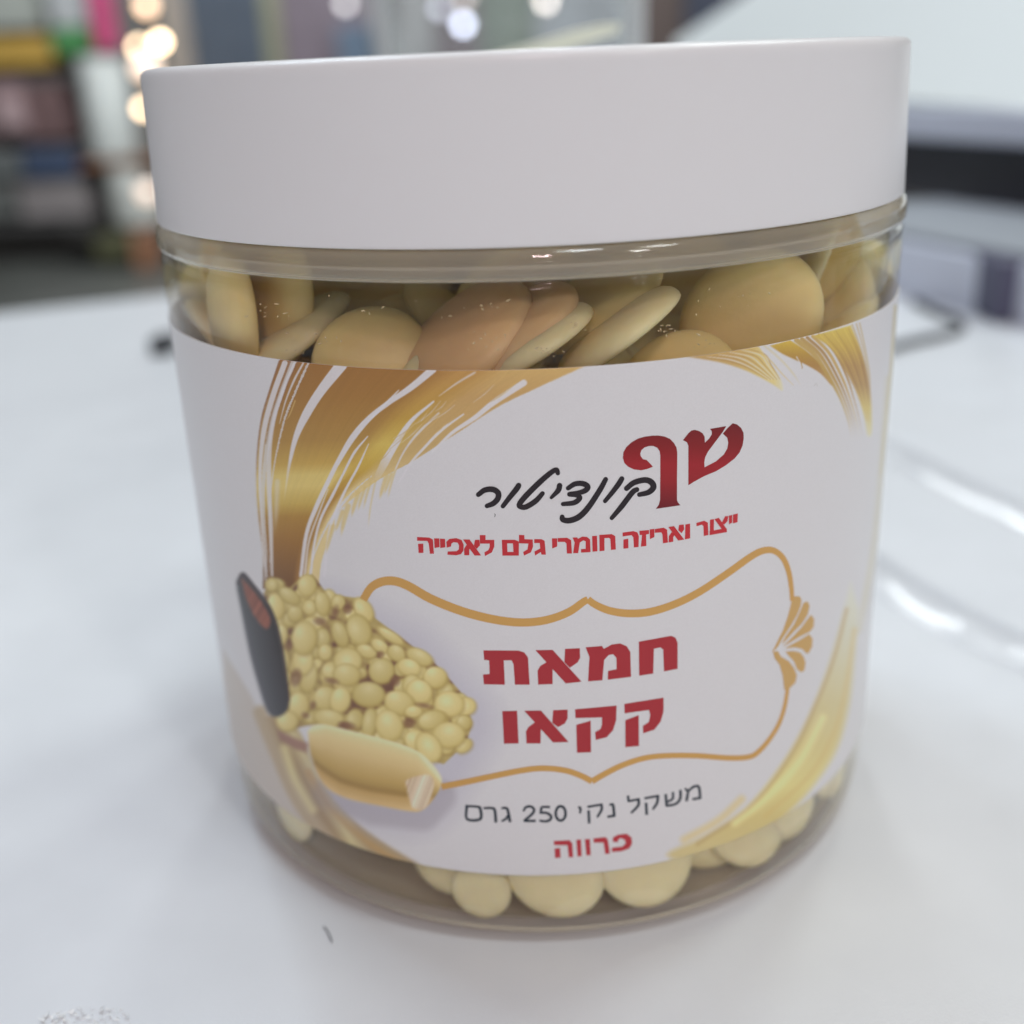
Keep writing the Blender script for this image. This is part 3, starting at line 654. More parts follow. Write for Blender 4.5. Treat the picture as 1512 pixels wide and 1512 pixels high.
nm += [[zF(p)] for p in (
    [(117, 163), (235, 160), (247, 420), (130, 422)], [(292, 160), (425, 158), (645, 408), (522, 412)], [(522, 155), (638, 150), (638, 220), (615, 262), (562, 290), (515, 255)], [(310, 420), (305, 325), (325, 290), (380, 250), (425, 300), (422, 420)],
    [(697, 148), (1028, 118), (1025, 235), (1000, 315), (950, 370), (862, 392), (857, 330), (900, 305), (912, 270), (912, 212), (700, 218)], [(707, 272), (822, 238), (825, 490), (712, 495)],
    [(1090, 105), (1403, 55), (1403, 165), (1380, 245), (1330, 310), (1240, 340), (1238, 280), (1285, 250), (1297, 195), (1287, 153), (1092, 180)], [(1098, 235), (1205, 195), (1207, 440), (1098, 450)])]
print_mesh('product_name_lettering', nm, lambda x, y: (146, 40, 46), LIFT)

zG = lambda p: zc(670, 1140, 3.979, p)
wt = []
el = [(628+29*math.cos(k*math.pi/9), 243+42*math.sin(k*math.pi/9)) for k in range(19)]
for pts, w in (([(78, 200), (140, 204), (155, 215), (156, 276), (78, 276), (76, 200)], [11, 11, 14, 14, 12, 14]), ([(180, 212), (225, 212), (241, 226), (247, 290)], [11, 12, 14, 14]), ([(285, 212), (310, 212), (320, 236), (330, 288)], [11, 12, 14, 14]),
               ([(322, 252), (305, 276), (286, 286)], [12, 12, 11]), ([(411, 226), (425, 206), (455, 203), (472, 222), (460, 247), (416, 284)], [11, 12, 12, 13, 13, 12]), ([(412, 287), (482, 287)], [12, 12]),
               ([(566, 205), (516, 205)], [11, 11]), ([(516, 205), (510, 240)], [12, 12]), ([(510, 240), (545, 240), (572, 260), (564, 281), (540, 290), (508, 286)], [11, 12, 13, 13, 12, 11]), (el, [13]*19),
               ([(737, 207), (745, 217), (742, 240)], [12, 13, 9]), ([(785, 205), (868, 191)], [11, 11]), ([(868, 191), (868, 222), (845, 262)], [13, 13, 11]), ([(792, 225), (796, 302)], [13, 13]),
               ([(920, 192), (936, 194), (943, 255)], [11, 13, 14]), ([(948, 256), (903, 263)], [12, 12]), ([(1024, 138), (1026, 170)], [12, 12]), ([(1022, 172), (1086, 160)], [11, 11]), ([(1086, 160), (1084, 196), (1045, 238)], [13, 13, 11]),
               ([(1120, 155), (1200, 140)], [11, 11]), ([(1200, 140), (1195, 180), (1172, 216)], [13, 13, 11]), ([(1130, 180), (1134, 252)], [13, 13]),
               ([(1245, 130), (1251, 198)], [13, 13]), ([(1251, 198), (1302, 188), (1330, 158), (1332, 110)], [12, 12, 13, 13]), ([(1288, 122), (1285, 158), (1252, 176)], [12, 12, 10]),
               ([(1362, 100), (1376, 116), (1368, 166)], [11, 12, 13]), ([(1376, 114), (1410, 86), (1440, 88), (1448, 152)], [11, 12, 13, 13]), ([(1448, 152), (1402, 160)], [12, 12])):
    wt += strokes_quads(zG(pts), [q*1.22/3.979 for q in w], n=4 if len(pts) > 2 else 1, cap=len(pts) > 2)
print_mesh('weight_lettering', wt, lambda x, y: (38, 44, 54), LIFT)
pv = [[zG(p)] for p in ([(587, 405), (680, 400), (697, 420), (702, 500), (676, 502), (668, 430), (590, 430)], [(592, 450), (625, 445), (628, 502), (595, 506)], [(720, 398), (748, 396), (752, 495), (727, 497)], [(770, 395), (800, 393), (805, 488), (779, 490)],
                         [(820, 390), (890, 382), (905, 395), (918, 478), (890, 482), (880, 415), (822, 415)],
                         [(935, 410), (935, 385), (965, 368), (1015, 362), (1045, 385), (1048, 420), (1030, 450), (985, 465), (930, 470), (928, 445), (990, 438), (1010, 420), (1005, 398), (980, 388), (965, 400), (965, 412)])]
print_mesh('dietary_lettering', pv, lambda x, y: (158, 46, 54), LIFT)

zH = lambda p: zc(520, 790, 2.16, p)
topL = zH([(35, 207), (60, 168), (95, 149), (135, 147), (180, 163), (250, 203), (350, 243), (450, 269), (540, 279), (620, 271), (690, 246), (735, 215), (752, 205)])
topR = zH([(752, 205), (775, 222), (820, 241), (880, 250), (950, 245), (1030, 220), (1110, 180), (1200, 120), (1270, 70), (1310, 50), (1345, 50), (1375, 75), (1393, 120), (1401, 170), (1403, 210)])
botR = zH([(1391, 470), (1381, 540), (1362, 600), (1332, 650), (1297, 690), (1265, 708), (1200, 711), (1100, 704), (1000, 704), (930, 712), (860, 735), (800, 765), (765, 786)])
botL = zH([(765, 786), (730, 768), (680, 751), (610, 744), (540, 751), (450, 769), (360, 788), (285, 803)])
fr = [[stroke(topL, [11.5, 13, 13, 13, 12.5, 12, 11.5, 10], 4, False)], [stroke(topR, [10, 11, 11.5, 11, 10.5, 10, 9, 7.5, 6], 4, False)], [stroke(botR, [5.5, 6, 7, 8, 8, 8, 8.5, 9], 4, False)], [stroke(botL, [9, 8.5, 8.5, 9, 9.5], 4, False)]]
print_mesh('scroll_frame', fr, lambda x, y: (160, 118, 66), LIFT, 1.0)
zS = lambda p: zc(1120, 860, 8.4, p)
sh = [[zS(p)] for p in (
    [(430, 170), (510, 172), (535, 215), (520, 300), (480, 400), (400, 540), (300, 690), (240, 800), (200, 840), (165, 870), (220, 760), (300, 600), (360, 430), (395, 300), (415, 200)],
    [(560, 250), (610, 235), (635, 290), (610, 400), (540, 510), (430, 620), (330, 730), (285, 765), (330, 680), (440, 520), (510, 370)],
    [(650, 400), (690, 450), (685, 550), (640, 610), (500, 680), (350, 770), (300, 795), (400, 700), (540, 550), (620, 440)],
    [(630, 640), (672, 700), (665, 800), (620, 880), (590, 880), (540, 825), (450, 805), (330, 820), (400, 775), (520, 710)],
    [(330, 858), (440, 850), (520, 870), (560, 920), (585, 990), (570, 1090), (530, 1115), (480, 1080), (440, 980), (380, 915)],
    [(180, 862), (240, 850), (280, 920), (380, 980), (440, 1060), (475, 1150), (460, 1240), (380, 1320), (320, 1330), (300, 1150), (260, 1020), (200, 940)])]
print_mesh('shell_ornament', sh, lambda x, y: (158, 122, 76), LIFT, 1.0)

# ------------------------------------------------------------------ wafers
def wafer_mesh(name, seed):
    rr = random.Random(seed); n = 40; D = 0.0073; T = 0.0027
    prof = [(0, T), (0.3, T*.985), (0.55, T*.93), (0.75, T*.82), (0.88, T*.66), (0.95, T*.50), (0.985, T*.34), (1.0, T*.20), (0.99, T*.07), (0.95, 0.0), (0.6, 0.0), (0, 0)]
    k1, k2 = rr.uniform(0.02, .05), rr.uniform(0, 6.28)
    V = []; Fc = []
    for i, (r, z) in enumerate(prof):
        for k in range(n):
            a = 2*math.pi*k/n; w = 1+k1*math.cos(2*a+k2)+0.012*math.cos(3*a+k2*2)
            V.append((r*D*w*math.cos(a), r*D*w*math.sin(a), z-T*.45+0.0002*math.cos(a+k2)*r))
    for i in range(len(prof)-1):
        for k in range(n): Fc.append((i*n+k, i*n+(k+1) % n, (i+1)*n+(k+1) % n, (i+1)*n+k))
    me = bpy.data.meshes.new(name); me.from_pydata(V, [], Fc)
    bm = bmesh.new(); bm.from_mesh(me); bmesh.ops.remove_doubles(bm, verts=bm.verts, dist=1e-7); bmesh.ops.recalc_face_normals(bm, faces=bm.faces); bm.to_mesh(me); bm.free()
    me.polygons.foreach_set('use_smooth', [True]*len(me.polygons))
    return me
WM = [[], [], [], []]
for mi in range(4):
    for s in range(3):
        me = wafer_mesh('wafer', s+mi*10); me.materials.append(M_wafer[mi]); WM[mi].append(me)
RI = 0.968*R0
centers = []
def wafer(P, nrm_, scale, label, mi=0, group='pale wafers filling the jar'):
    o = bpy.data.objects.new('wafer', random.choice(WM[mi])); COL.objects.link(o)
    q = Vector(tuple(nrm_)).normalized().to_track_quat('Z', 'Y')
    o.rotation_mode = 'QUATERNION'; o.rotation_quaternion = q; o.location = Vector(tuple(P)); o.scale = (scale,)*3
    tag(o, label, 'wafer', group); centers.append(np.array(P)); return o
def fit_in(P, n, s):
    """push the wafer inwards until its whole rim is inside the wall, and up off the floor"""
    P = np.array(P, float); n = np.array(n, float)/np.linalg.norm(n); D = 0.0076*s
    t1 = np.cross(n, [0.31, 0.2, 0.93]); t1 /= np.linalg.norm(t1); t2 = np.cross(n, t1)
    for _ in range(300):
        ring = np.array([P+D*(t1*math.cos(a)+t2*math.sin(a)) for a in np.linspace(0, 2*math.pi, 24)]+[P+n*0.0021*s, P-n*0.0018*s])
        r = np.hypot(ring[:, 0], ring[:, 1]).max(); zmin = ring[:, 2].min(); ok = True
        if r > RI: P[:2] *= 1-(r-RI)/max(np.hypot(P[0], P[1]), 1e-6)*.6; ok = False
        if zmin < 0.034*R0: P[2] += (0.034*R0-zmin)+1e-5; ok = False
        if ok: break
    return P
def place(px, py, inset, n3, scale, label, mi=0, radial=False):
    """n3: facing given as (right, up, towards viewer); the wafer goes back along its sight line until it is inside the wall"""
    P = on_cyl(px, py, RI-inset); d = ray(px, py)
    th = P.copy() if radial else -d.copy(); th[2] = 0; th /= np.linalg.norm(th); rt = np.array([-th[1], th[0], 0])
    n = rt*n3[0]+np.array([0, 0, 1.0])*n3[1]+th*n3[2]; n /= np.linalg.norm(n)
    D = 0.0076*scale; t1 = np.cross(n, [0.31, 0.2, 0.93]); t1 /= np.linalg.norm(t1); t2 = np.cross(n, t1)
    ring = np.array([D*(t1*math.cos(a)+t2*math.sin(a)) for a in np.linspace(0, 2*math.pi, 24)]+[n*0.0021*scale, -n*0.0018*scale])
    for _ in range(120):
        q = ring+P
        if np.hypot(q[:, 0], q[:, 1]).max() <= RI-inset: break
        P = P+d*0.0002
    P[2] += max(0.0, 0.034*R0-(ring+P)[:, 2].min())
    return wafer(P, n, scale, label, mi)
TOPW = [
    (548, 535, 0.002, (-0.10, 0.45, 0.85), 0.80, 'broad wafer face left of the peach wafers above the label', 0),
    (520, 572, 0.0002, (0.1, 0.75, 0.7), 0.66, 'pale domed wafer rising over the label edge above the brown brush stroke', 1),
    (682, 494, 0.0006, (-0.50, 0.72, 0.26), 1.0, 'peach tinted wafer, the left one of the peach pair above the label', 2),
    (748, 492, 0.0006, (-0.52, 0.76, 0.14), 1.0, 'peach tinted wafer tucked behind the slanting cream wafer edge', 2),
    (782, 502, 0.0002, (-0.48, 0.86, -0.04), 0.86, 'cream wafer seen on edge in front of the peach pair', 1),
    (906, 488, 0.0002, (-0.56, 0.82, -0.06), 0.94, 'long cream wafer on edge slanting up towards the lid right of the middle', 1),
    (880, 440, 0.005, (-0.5, 0.8, 0.25), 0.95, 'shadowed wafer lying behind the long slanting cream wafer', 0),
    (1112, 474, 0.0004, (0.15, 0.10, 0.98), 0.96, 'large round wafer face pressed flat on the wall above the right gold stroke', 0),
    (1005, 570, 0.0004, (0.0, 0.55, 0.8), 0.80, 'wafer whose rounded top peeps above the label below the large round face', 0),
    (1258, 432, 0.0002, (-0.08, 0.05, 1.0), 0.98, 'pale upright wafer at the right wall of the jar', 1),
    (1240, 480, 0.006, (0.9, 0.1, 0.3), 1.0, 'wafer wedged behind the pale upright one at the right wall', 0),
    (432, 490, 0.0006, (-0.52, 0.82, -0.02), 0.9, 'thin slanting wafer edge near the left wall of the jar', 1),
    (338, 465, 0.0002, (-0.25, 0.05, 0.95), 0.95, 'wafer standing upright at the far left wall above the label', 0),
    (395, 445, 0.004, (-0.80, 0.15, 0.45), 1.0, 'wafer standing behind the far left upright wafer', 0),
    (470, 430, 0.009, (-0.5, 0.3, 0.8), 1.0, 'dim wafer in the second row behind the thin slanting edge', 0),
    (292, 452, 0.0002, (0.1, 0.1, 1.0), 0.80, 'upright pale wafer nearest the left edge of the jar above the label', 0),
    (1296, 425, 0.0002, (-0.1, 0.1, 1.0), 0.80, 'upright pale wafer nearest the right edge of the jar above the label', 1),
    (575, 415, 0.0150, (-0.1, 0.6, 0.7), 0.95, 'wafer high under the lid behind the left peach wafer', 0),
    (1000, 412, 0.0140, (0.2, 0.55, 0.75), 0.95, 'wafer high under the lid behind the large round face', 0),
    (662, 572, 0.0002, (0.05, 0.75, 0.6), 0.70, 'wafer just showing over the label under the left peach wafer', 1),
]
for t in TOPW: place(*t[:5], t[5], t[6], 'upright' in t[5] and 'behind' not in t[5])
BOTW = [
    (710, 1316, 0.0002, (0.05, 0.10, 0.98), 0.46, 'small wafer standing on the jar floor under the label', 3),
    (820, 1290, 0.0002, (-0.12, 0.16, 0.97), 0.74, 'wafer face on the jar floor under the red word at the label foot', 3),
    (955, 1266, 0.0002, (0.10, 0.22, 0.95), 0.80, 'wafer face on the jar floor right of the red word', 3),
    (668, 1252, 0.0022, (-0.1, 0.45, 0.9), 0.72, 'wafer above the small one on the jar floor, half under the label', 3),
    (1045, 1240, 0.0024, (-0.2, 0.15, 0.95), 0.80, 'wafer low in the jar tucked behind the right one of the two large faces', 3),
    (1100, 1195, 0.0004, (0.15, 0.45, 0.85), 0.90, 'wafer resting above the tucked one below the yellow swash', 3),
    (1158, 1178, 0.0004, (-0.1, 0.25, 0.95), 0.70, 'wafer at the lower right wall beside the swash end', 3),
    (1218, 1125, 0.0004, (0.1, 0.25, 0.95), 0.80, 'rightmost wafer low against the wall', 3),
    (432, 1186, 0.0004, (-0.1, 0.15, 0.97), 0.62, 'pale wafer low at the left wall below the label corner', 3),
    (388, 1120, 0.0006, (0.1, 0.2, 0.97), 0.80, 'leftmost wafer low against the wall', 3),
]
for t in BOTW: place(*t[:5], t[5], t[6], True)
nfront = len(centers)
rr = random.Random(21)
def filler(n, zlo, zhi, rlo, rhi, gap, flat, label, cone=(-1.9, 1.9), fgap=0.0):
    tries = 0; k = 0
    while k < n and tries < 9000:
        tries += 1
        r = math.sqrt(rr.uniform(rlo**2, rhi**2))*R0; a = rr.uniform(*cone)
        P = np.array([r*math.sin(a), -r*math.cos(a), rr.uniform(zlo, zhi)*R0])
        th = np.array([math.sin(a), -math.cos(a), 0]); v = np.array([rr.gauss(0, 1), rr.gauss(0, 1), rr.gauss(0, 1)*flat]); v = v/np.linalg.norm(v)
        P = fit_in(P, v, 1.0)
        t1 = np.cross(v, [0.31, 0.2, 0.93]); t1 /= np.linalg.norm(t1); t2 = np.cross(v, t1)
        q = np.array([P+0.0082*(t1*math.cos(a_)+t2*math.sin(a_)) for a_ in np.linspace(0, 6.28, 20)])
        if np.hypot(q[:, 0], q[:, 1]).max() > RI: continue
        if min(np.linalg.norm(P-c) for c in centers[:nfront]) < fgap or min(np.linalg.norm(P-c) for c in centers) < gap: continue
        wafer(P, v, rr.uniform(.92, 1.08), label, rr.choice([0, 0, 1])); k += 1
filler(70, 1.32, 1.68, 0.10, 0.80, 0.0046, 1.6, 'wafer deeper in the heap behind the front row above the label', (-3.14, 3.14), 0.0098)
filler(54, 1.12, 1.40, 0.35, 0.93, 0.0042, 1.6, 'wafer lower in the heap behind the top edge of the label', (-1.35, 1.35), 0.0062)
filler(34, 0.10, 0.45, 0.35, 0.82, 0.0058, 1.2, 'wafer deeper on the jar floor behind the front row below the label')
filler(22, 1.25, 1.66, 0.72, 0.93, 0.0045, 0.6, 'wafer against the wall at the side of the jar', (-2.6, -1.0), 0.006)
filler(16, 0.10, 1.2, 0.80, 0.93, 0.0060, 0.6, 'wafer against the wall at the side of the jar', (-2.4, -1.0))
filler(22, 1.25, 1.66, 0.72, 0.93, 0.0045, 0.6, 'wafer against the wall at the side of the jar', (1.0, 2.6), 0.006)
filler(16, 0.10, 1.2, 0.80, 0.93, 0.0060, 0.6, 'wafer against the wall at the side of the jar', (1.0, 2.4))

rr = random.Random(9); bm = bmesh.new()          # crumbs clinging to the inside of the wall
for cx_, cy_, sx_, sy_, n_ in ((390, 460, 50, 25, 16), (440, 525, 14, 8, 14), (480, 500, 30, 20, 6), (720, 490, 60, 30, 16), (810, 515, 22, 10, 12), (850, 480, 10, 12, 8), (985, 485, 14, 6, 12), (1100, 450, 60, 35, 10), (1045, 510, 30, 12, 8), (700, 450, 60, 20, 6), (560, 450, 60, 20, 6)):
    for _ in range(n_):
        P = on_cyl(cx_+rr.gauss(0, sx_*.6), cy_+rr.gauss(0, sy_*.6), RI-0.0001); s_ = rr.uniform(.00003, .00009)
        if P[2] < ZT+0.0003: continue
        M_ = Matrix.Translation(Vector(tuple(P))) @ Matrix.Rotation(rr.uniform(0, 6.28), 4, Vector((rr.random(), rr.random(), rr.random()+.1)).normalized()) @ Matrix.Diagonal((s_*rr.uniform(1, 4), s_, s_*.7, 1))
        bmesh.ops.create_icosphere(bm, subdivisions=1, radius=1.0, matrix=M_)
tag(from_bm('wafer_crumbs', bm, None, mat('pale_crumb', (0.80, 0.66, 0.42), 0.6, 0.4, noise=0.05)), 'tiny pale crumbs clinging inside the jar wall above the label', 'crumbs', kind='stuff')

# ------------------------------------------------------------------ things lying on the table
M_black = mat('black_rubber', (0.02, 0.022, 0.025), 0.5, 0.4, noise=0.1)
cab = [at_z(px, py, 0.0013) for px, py in ((1200, 540), (1290, 520), (1345, 505), (1390, 495), (1420, 484), (1412, 472), (1390, 464), (1372, 455), (1350, 445))]
o = tag(tube('cable', cab, 0.0013, M_black), 'thin black cable curling on the table behind the jar on the right', 'cable')
M_dot = mat('black_plastic', (0.03, 0.033, 0.038), 0.4, 0.5, noise=0.1)
c0 = at_z(243, 520, 0.0)
tag(box('clip', (c0[0]-0.0035, c0[1]-0.006, 0.0), (c0[0]+0.004, c0[1]+0.006, 0.006), M_dot, None, 0.0015), 'small black clip on the table behind the left side of the jar', 'clip')

def ribbon(name, pts, width, m, seed, amp):
    """clear tape strip with creases, lying on the table"""
    rr = random.Random(seed); P = [np.array(p) for p in smooth_prof([at_z(a, b_, 0.0) for a, b_ in pts], 14)]
    V = []; Fc = []; nw = 7
    for i, p in enumerate(P):
        t = P[min(i+1, len(P)-1)]-P[max(i-1, 0)]; t[2] = 0; t /= np.linalg.norm(t); s = np.array([-t[1], t[0], 0])
        for k in range(nw):
            f = k/(nw-1)-.5; h = 0.0004+0.0016*math.cos(f*3.0)+amp*max(0, math.sin(i*0.5+k*.6+seed))*rr.uniform(.2, 1)*(1-2*abs(f))*.6
            q = p+s*f*width; V.append((q[0], q[1], h))
    for i in range(len(P)-1):
        for k in range(nw-1): Fc.append((i*nw+k, i*nw+k+1, (i+1)*nw+k+1, (i+1)*nw+k))
    me = bpy.data.meshes.new(name); me.from_pydata(V, [], Fc); return link(name, me, None, m, True)
tag(ribbon('tape_strip', [(1180, 770), (1290, 850), (1400, 915), (1512, 968), (1640, 1020)], 0.012, M_film, 3, 0.0012), 'clear shiny tape strip on the table right of the label middle', 'tape')
tag(ribbon('tape_strip', [(1200, 620), (1310, 668), (1380, 705), (1512, 765), (1640, 825)], 0.011, M_film, 5, 0.0010), 'clear glinting tape strip on the table farther back, right of the gold strokes', 'tape')

def scrap(name, px, py, r, seed, n=80):
    rr = random.Random(seed); c = at_z(px, py, 0); bm = bmesh.new()
    for _ in range(n):
        a = rr.uniform(0, 6.28); q = r*math.sqrt(rr.random()); x, y = c[0]+q*1.6*math.cos(a), c[1]+q*.5*math.sin(a); s = rr.uniform(.0002, .0007)
        p = [Vector((x+rr.uniform(-s, s), y+rr.uniform(-s, s), rr.uniform(0.0001, .0005))) for _ in range(3)]
        bm.faces.new([bm.verts.new(v) for v in p])
    return from_bm(name, bm, None, mat('crumpled_film', (0.90, 0.91, 0.91), 0.12, 0.9, noise=0.08, nscale=900))
tag(scrap('film_scrap', 128, 1506, 0.0030, 2), 'crumpled sparkling scrap of clear film at the front left of the table', 'scrap')
h0 = at_z(478, 1368, 0.0003); h1 = at_z(484, 1376, 0.0003); h2 = at_z(490, 1390, 0.0003)
tag(tube('hair', [h0, h1, h2], 0.00008, mat('dark_fibre', (0.16, 0.17, 0.18), 0.6), None, 6), 'tiny dark fibre on the table in front of the jar on the left', 'fibre')

# ------------------------------------------------------------------ appliance at the back right
Mw = mat('white_housing', (0.86, 0.90, 0.88), 0.45, 0.4, noise=0.015, nscale=8)
Mg = mat('grey_housing', (0.30, 0.32, 0.35), 0.5, 0.4, noise=0.03, nscale=8)
Ml = mat('lavender_grey_housing', (0.62, 0.65, 0.74), 0.5, 0.4, noise=0.03, nscale=8)
Mk = mat('black_recess', (0.045, 0.046, 0.053), 0.5, 0.4, noise=0.1)
b0 = at_z(1340, 438, 0.0); b1 = at_z(1512, 482, 0.0)
app = empty('appliance', tuple((b0+b1)/2), 'white desktop appliance with a dark slot at the back right of the table', 'appliance')
off = np.array(app.location)
ex = (b1-b0)/np.linalg.norm(b1-b0); ey = np.array([-ex[1], ex[0], 0.0])
def on_plane(px, py, P0):
    d = ray(px, py); k = ((P0-CAM)@ey)/(d@ey); return CAM+k*d
HB = on_plane(1345, 360, b0)[2]
Q = at_z(1345, 286, HB+0.003); yo = (Q-b0)@ey; PB = b0+ey*yo
ZL0 = on_plane(1345, 205, PB)[2]; ZL1 = on_plane(1345, 158, PB)[2]
xl = (on_plane(1200, 200, PB)-b0)@ex; xr = xl+0.50
def appbox(name, x0, x1, y0, y1, z0, z1, m, bev=0.001):
    bm = bmesh.new(); box_bm(bm, (x0, y0, z0), (x1, y1, z1), bev)
    for v in bm.verts: q = b0+ex*v.co.x+ey*v.co.y-off; v.co = Vector((q[0], q[1], v.co.z))
    return from_bm(name, bm, app, m)
appbox('base', -0.09, xr, 0, yo+0.16, 0.0, HB, Ml)
appbox('platform', -0.088, xr-0.002, 0.004, yo-0.001, HB, HB+0.003, Mg, 0.0008)
appbox('slot', xl+0.002, xr-0.004, yo+0.012, yo+0.155, HB, ZL0-0.0005, Mk)
appbox('lip', xl, xr, yo, yo+0.16, ZL0, ZL1, Ml, 0.002)
yb = PB+ey*0.002
nh = ey*0.78-np.array([0, 0, 0.62])
def on_slope(px, py):
    d = ray(px, py); k = ((yb+np.array([0, 0, ZL1])-CAM)@nh)/(d@nh); return CAM+k*d
hp = [on_slope(q[0], q[1])-off for q in ((1000, 118), (990, 62), (1088, -4), (1140, -40), (1660, -60), (1680, 186), (1345, 157), (1200, 146))]
prism('hood', hp, ey*0.14, Mw, app, 0.003)
bx = at_z(1500, 478, 0.0)
tag(box('switch_box', (bx[0]-0.0075, bx[1], 0.0), (bx[0]+0.05, bx[1]+0.03, 0.021), mat('dark_violet_plastic', (0.09, 0.09, 0.14), 0.5, 0.4, noise=0.05), None, 0.002), 'small dark violet box on the table in front of the white appliance', 'box')

# ------------------------------------------------------------------ clear container behind the jar
cc = np.array([-0.0037, 0.245, 0.0])
tub = empty('clear_container', tuple(cc), 'tall clear plastic container standing behind the white lid', 'container')
rc = 0.0380
lathe('wall', [(0.0001, 0.002), (rc*.9, 0.002), (rc*.97, 0.004), (rc, 0.010), (rc, 0.165), (rc-0.0018, 0.167), (rc-0.0018, 0.012), (rc*.88, 0.0045), (0.0001, 0.0045)], tub, M_clear2, 96)
lathe('rim', [(rc+0.0005, 0.150), (rc+0.003, 0.152), (rc+0.003, 0.164), (rc+0.0005, 0.166)], tub, M_clear2, 96, close=True)
M_edge_highlight = clear_mat('painted_edge_highlight', (0.96, 0.97, 0.97), (0.95, 0.96, 0.96), rough=0.1, f0=0.06, milky=0.8, milk=(0.88, 0.9, 0.9))
for sg in (-1, 1):
    tube('edge_highlight', [(sg*(rc+0.0012)*q, -0.002, z_) for z_, q in ((0.006, 0.96), (0.05, 0.985), (0.10, 1.0), (0.148, 1.0))], 0.0026, M_edge_highlight, tub, 8)  # milky tubes added as painted highlights on the edges of the round wall
Mgreen = mat('pale_green_card', (0.90, 0.96, 0.80), 0.6, 0.3, noise=0.05)
pp = [at_y(px, py, 0.095) for px, py in ((690, 92), (790, 62), (850, 43), (890, 35), (918, 35), (912, 49), (870, 64), (820, 82), (800, 112))]
pp += [np.array([pp[-1][0], 0.095, 0.0]), np.array([pp[0][0], 0.095, 0.0])]
cp_ = prism('card', [np.array(p) for p in pp], (0, 0.0015, 0), Mgreen)
tag(cp_, 'pale green card standing behind the jar, its tip showing over the lid', 'card')

# ------------------------------------------------------------------ the shop far behind
SY = 5.6
def rect(px0, py0, px1, py1, y):
    a = at_y(px0, (py0+py1)/2, y); b_ = at_y(px1, (py0+py1)/2, y); c_ = at_y((px0+px1)/2, py0, y); d_ = at_y((px0+px1)/2, py1, y)
    return a[0], b_[0], d_[2], c_[2]
def goods(name, r, col, label, cat, y=SY, dep=0.22, group='goods on the far shop shelves', rough=0.5):
    x0, x1, z0, z1 = rect(*r, y)
    m = mat(name+'_paint', tuple(lin(col)*1.0), rough, 0.4, noise=0.12, nscale=9)
    return tag(box(name, (x0, y, z0), (x1, y+dep, z1), m, None, 0.006), label, cat, group)
M_shelf = mat('dark_shelf_metal', (0.10, 0.10, 0.10), 0.5, 0.4, noise=0.1)
M_wood = mat('brown_shelf_board', (0.24, 0.12, 0.065), 0.5, 0.4, noise=0.15, nscale=12)
x0, x1, z0, z1 = rect(-260, -120, 238, 330, SY)
sh_ = empty('shelf_unit', ((x0+x1)/2, SY+0.15, -0.75), 'dark shelving unit loaded with goods far behind on the left', 'shelf')
so = np.array(sh_.location)
def shp(name, lo, hi, m): 
    return box(name, tuple(np.array(lo)-so), tuple(np.array(hi)-so), m, sh_, 0.004)
shp('back_panel', (x0, SY+0.32, -0.75), (x1, SY+0.34, 1.1), mat('grey_panel', (0.16, 0.16, 0.155), 0.7, 0.3, noise=0.1, nscale=5))
for py in (52, 112, 215, 268, 328):
    z = at_y(60, py, SY)[2]; shp('shelf_board', (x0, SY+0.002, z-0.03), (at_y(128, py, SY)[0], SY+0.318, z), M_shelf)
z = at_y(170, 236, SY)[2]; shp('shelf_board', (at_y(118, 236, SY)[0]+0.004, SY-0.03, z-0.03), (at_y(245, 236, SY)[0], SY+0.318, z), M_wood)
for q in (x0, x1-0.03): shp('upright', (q, SY+0.345, -0.75), (q+0.03, SY+0.375, 1.1), M_shelf)
goods('carton', (-60, -40, 52, 44), (150, 156, 150), 'pale grey carton on the top shelf at the far left', 'carton')
goods('carton', (70, -30, 124, 40), (165, 170, 172), 'whitish carton beside the pink banner on the top shelf', 'carton')
goods('carton', (-60, 54, 74, 100), (168, 138, 66), 'mustard yellow carton on the second shelf', 'carton')
goods('carton', (76, 42, 132, 78), (70, 130, 78), 'green carton beside the mustard carton', 'carton')
goods('sack', (-60, 118, 40, 206), (128, 108, 110), 'mauve sack at the left of the middle shelf', 'sack')
goods('sack', (42, 124, 96, 206), (104, 84, 84), 'dark reddish sack on the middle shelf', 'sack')
goods('bag', (-4, 140, 26, 190), (170, 150, 152), 'pale pink bag leaning in front of the mauve sack', 'bag', y=SY-0.10, dep=0.08)
goods('crate', (34, 218, 112, 262), (62, 76, 100), 'navy blue crate on the fourth shelf', 'crate')
goods('crate', (-60, 224, 28, 262), (104, 110, 110), 'grey crate left of the navy crate', 'crate')
goods('carton', (28, 272, 128, 322), (132, 128, 128), 'light grey carton on the lowest shelf', 'carton')
goods('carton', (-60, 276, 22, 322), (96, 100, 98), 'dim grey carton on the lowest shelf at the far left', 'carton')
def roll(px0, py0, px1, py1, col, label, y=SY-0.02):
    x0, x1, z0, z1 = rect(px0, py0, px1, py1, y); r = (x1-x0)/2
    e = lathe('paper_roll', [(0.02, z0), (r*.97, z0), (r, z0+0.01), (r, z1-0.01), (r*.97, z1), (0.02, z1)], None, mat('white_paper', tuple(lin(col)), 0.6, 0.3, noise=0.04, nscale=6), 48, close=True)
    e.location = ((x0+x1)/2, y+r, 0); tag(e, label, 'roll', 'white rolls by the far shelf')
roll(112, 84, 184, 234, (196, 204, 202), 'tall white roll standing on the brown board left of the lid')
roll(150, 246, 226, 334, (196, 202, 198), 'short white roll below the brown board left of the lid')
goods('banner', (131, -60, 166, 74), (176, 70, 112), 'bright pink hanging banner above the tall white roll', 'banner', y=SY-0.05, dep=0.02)
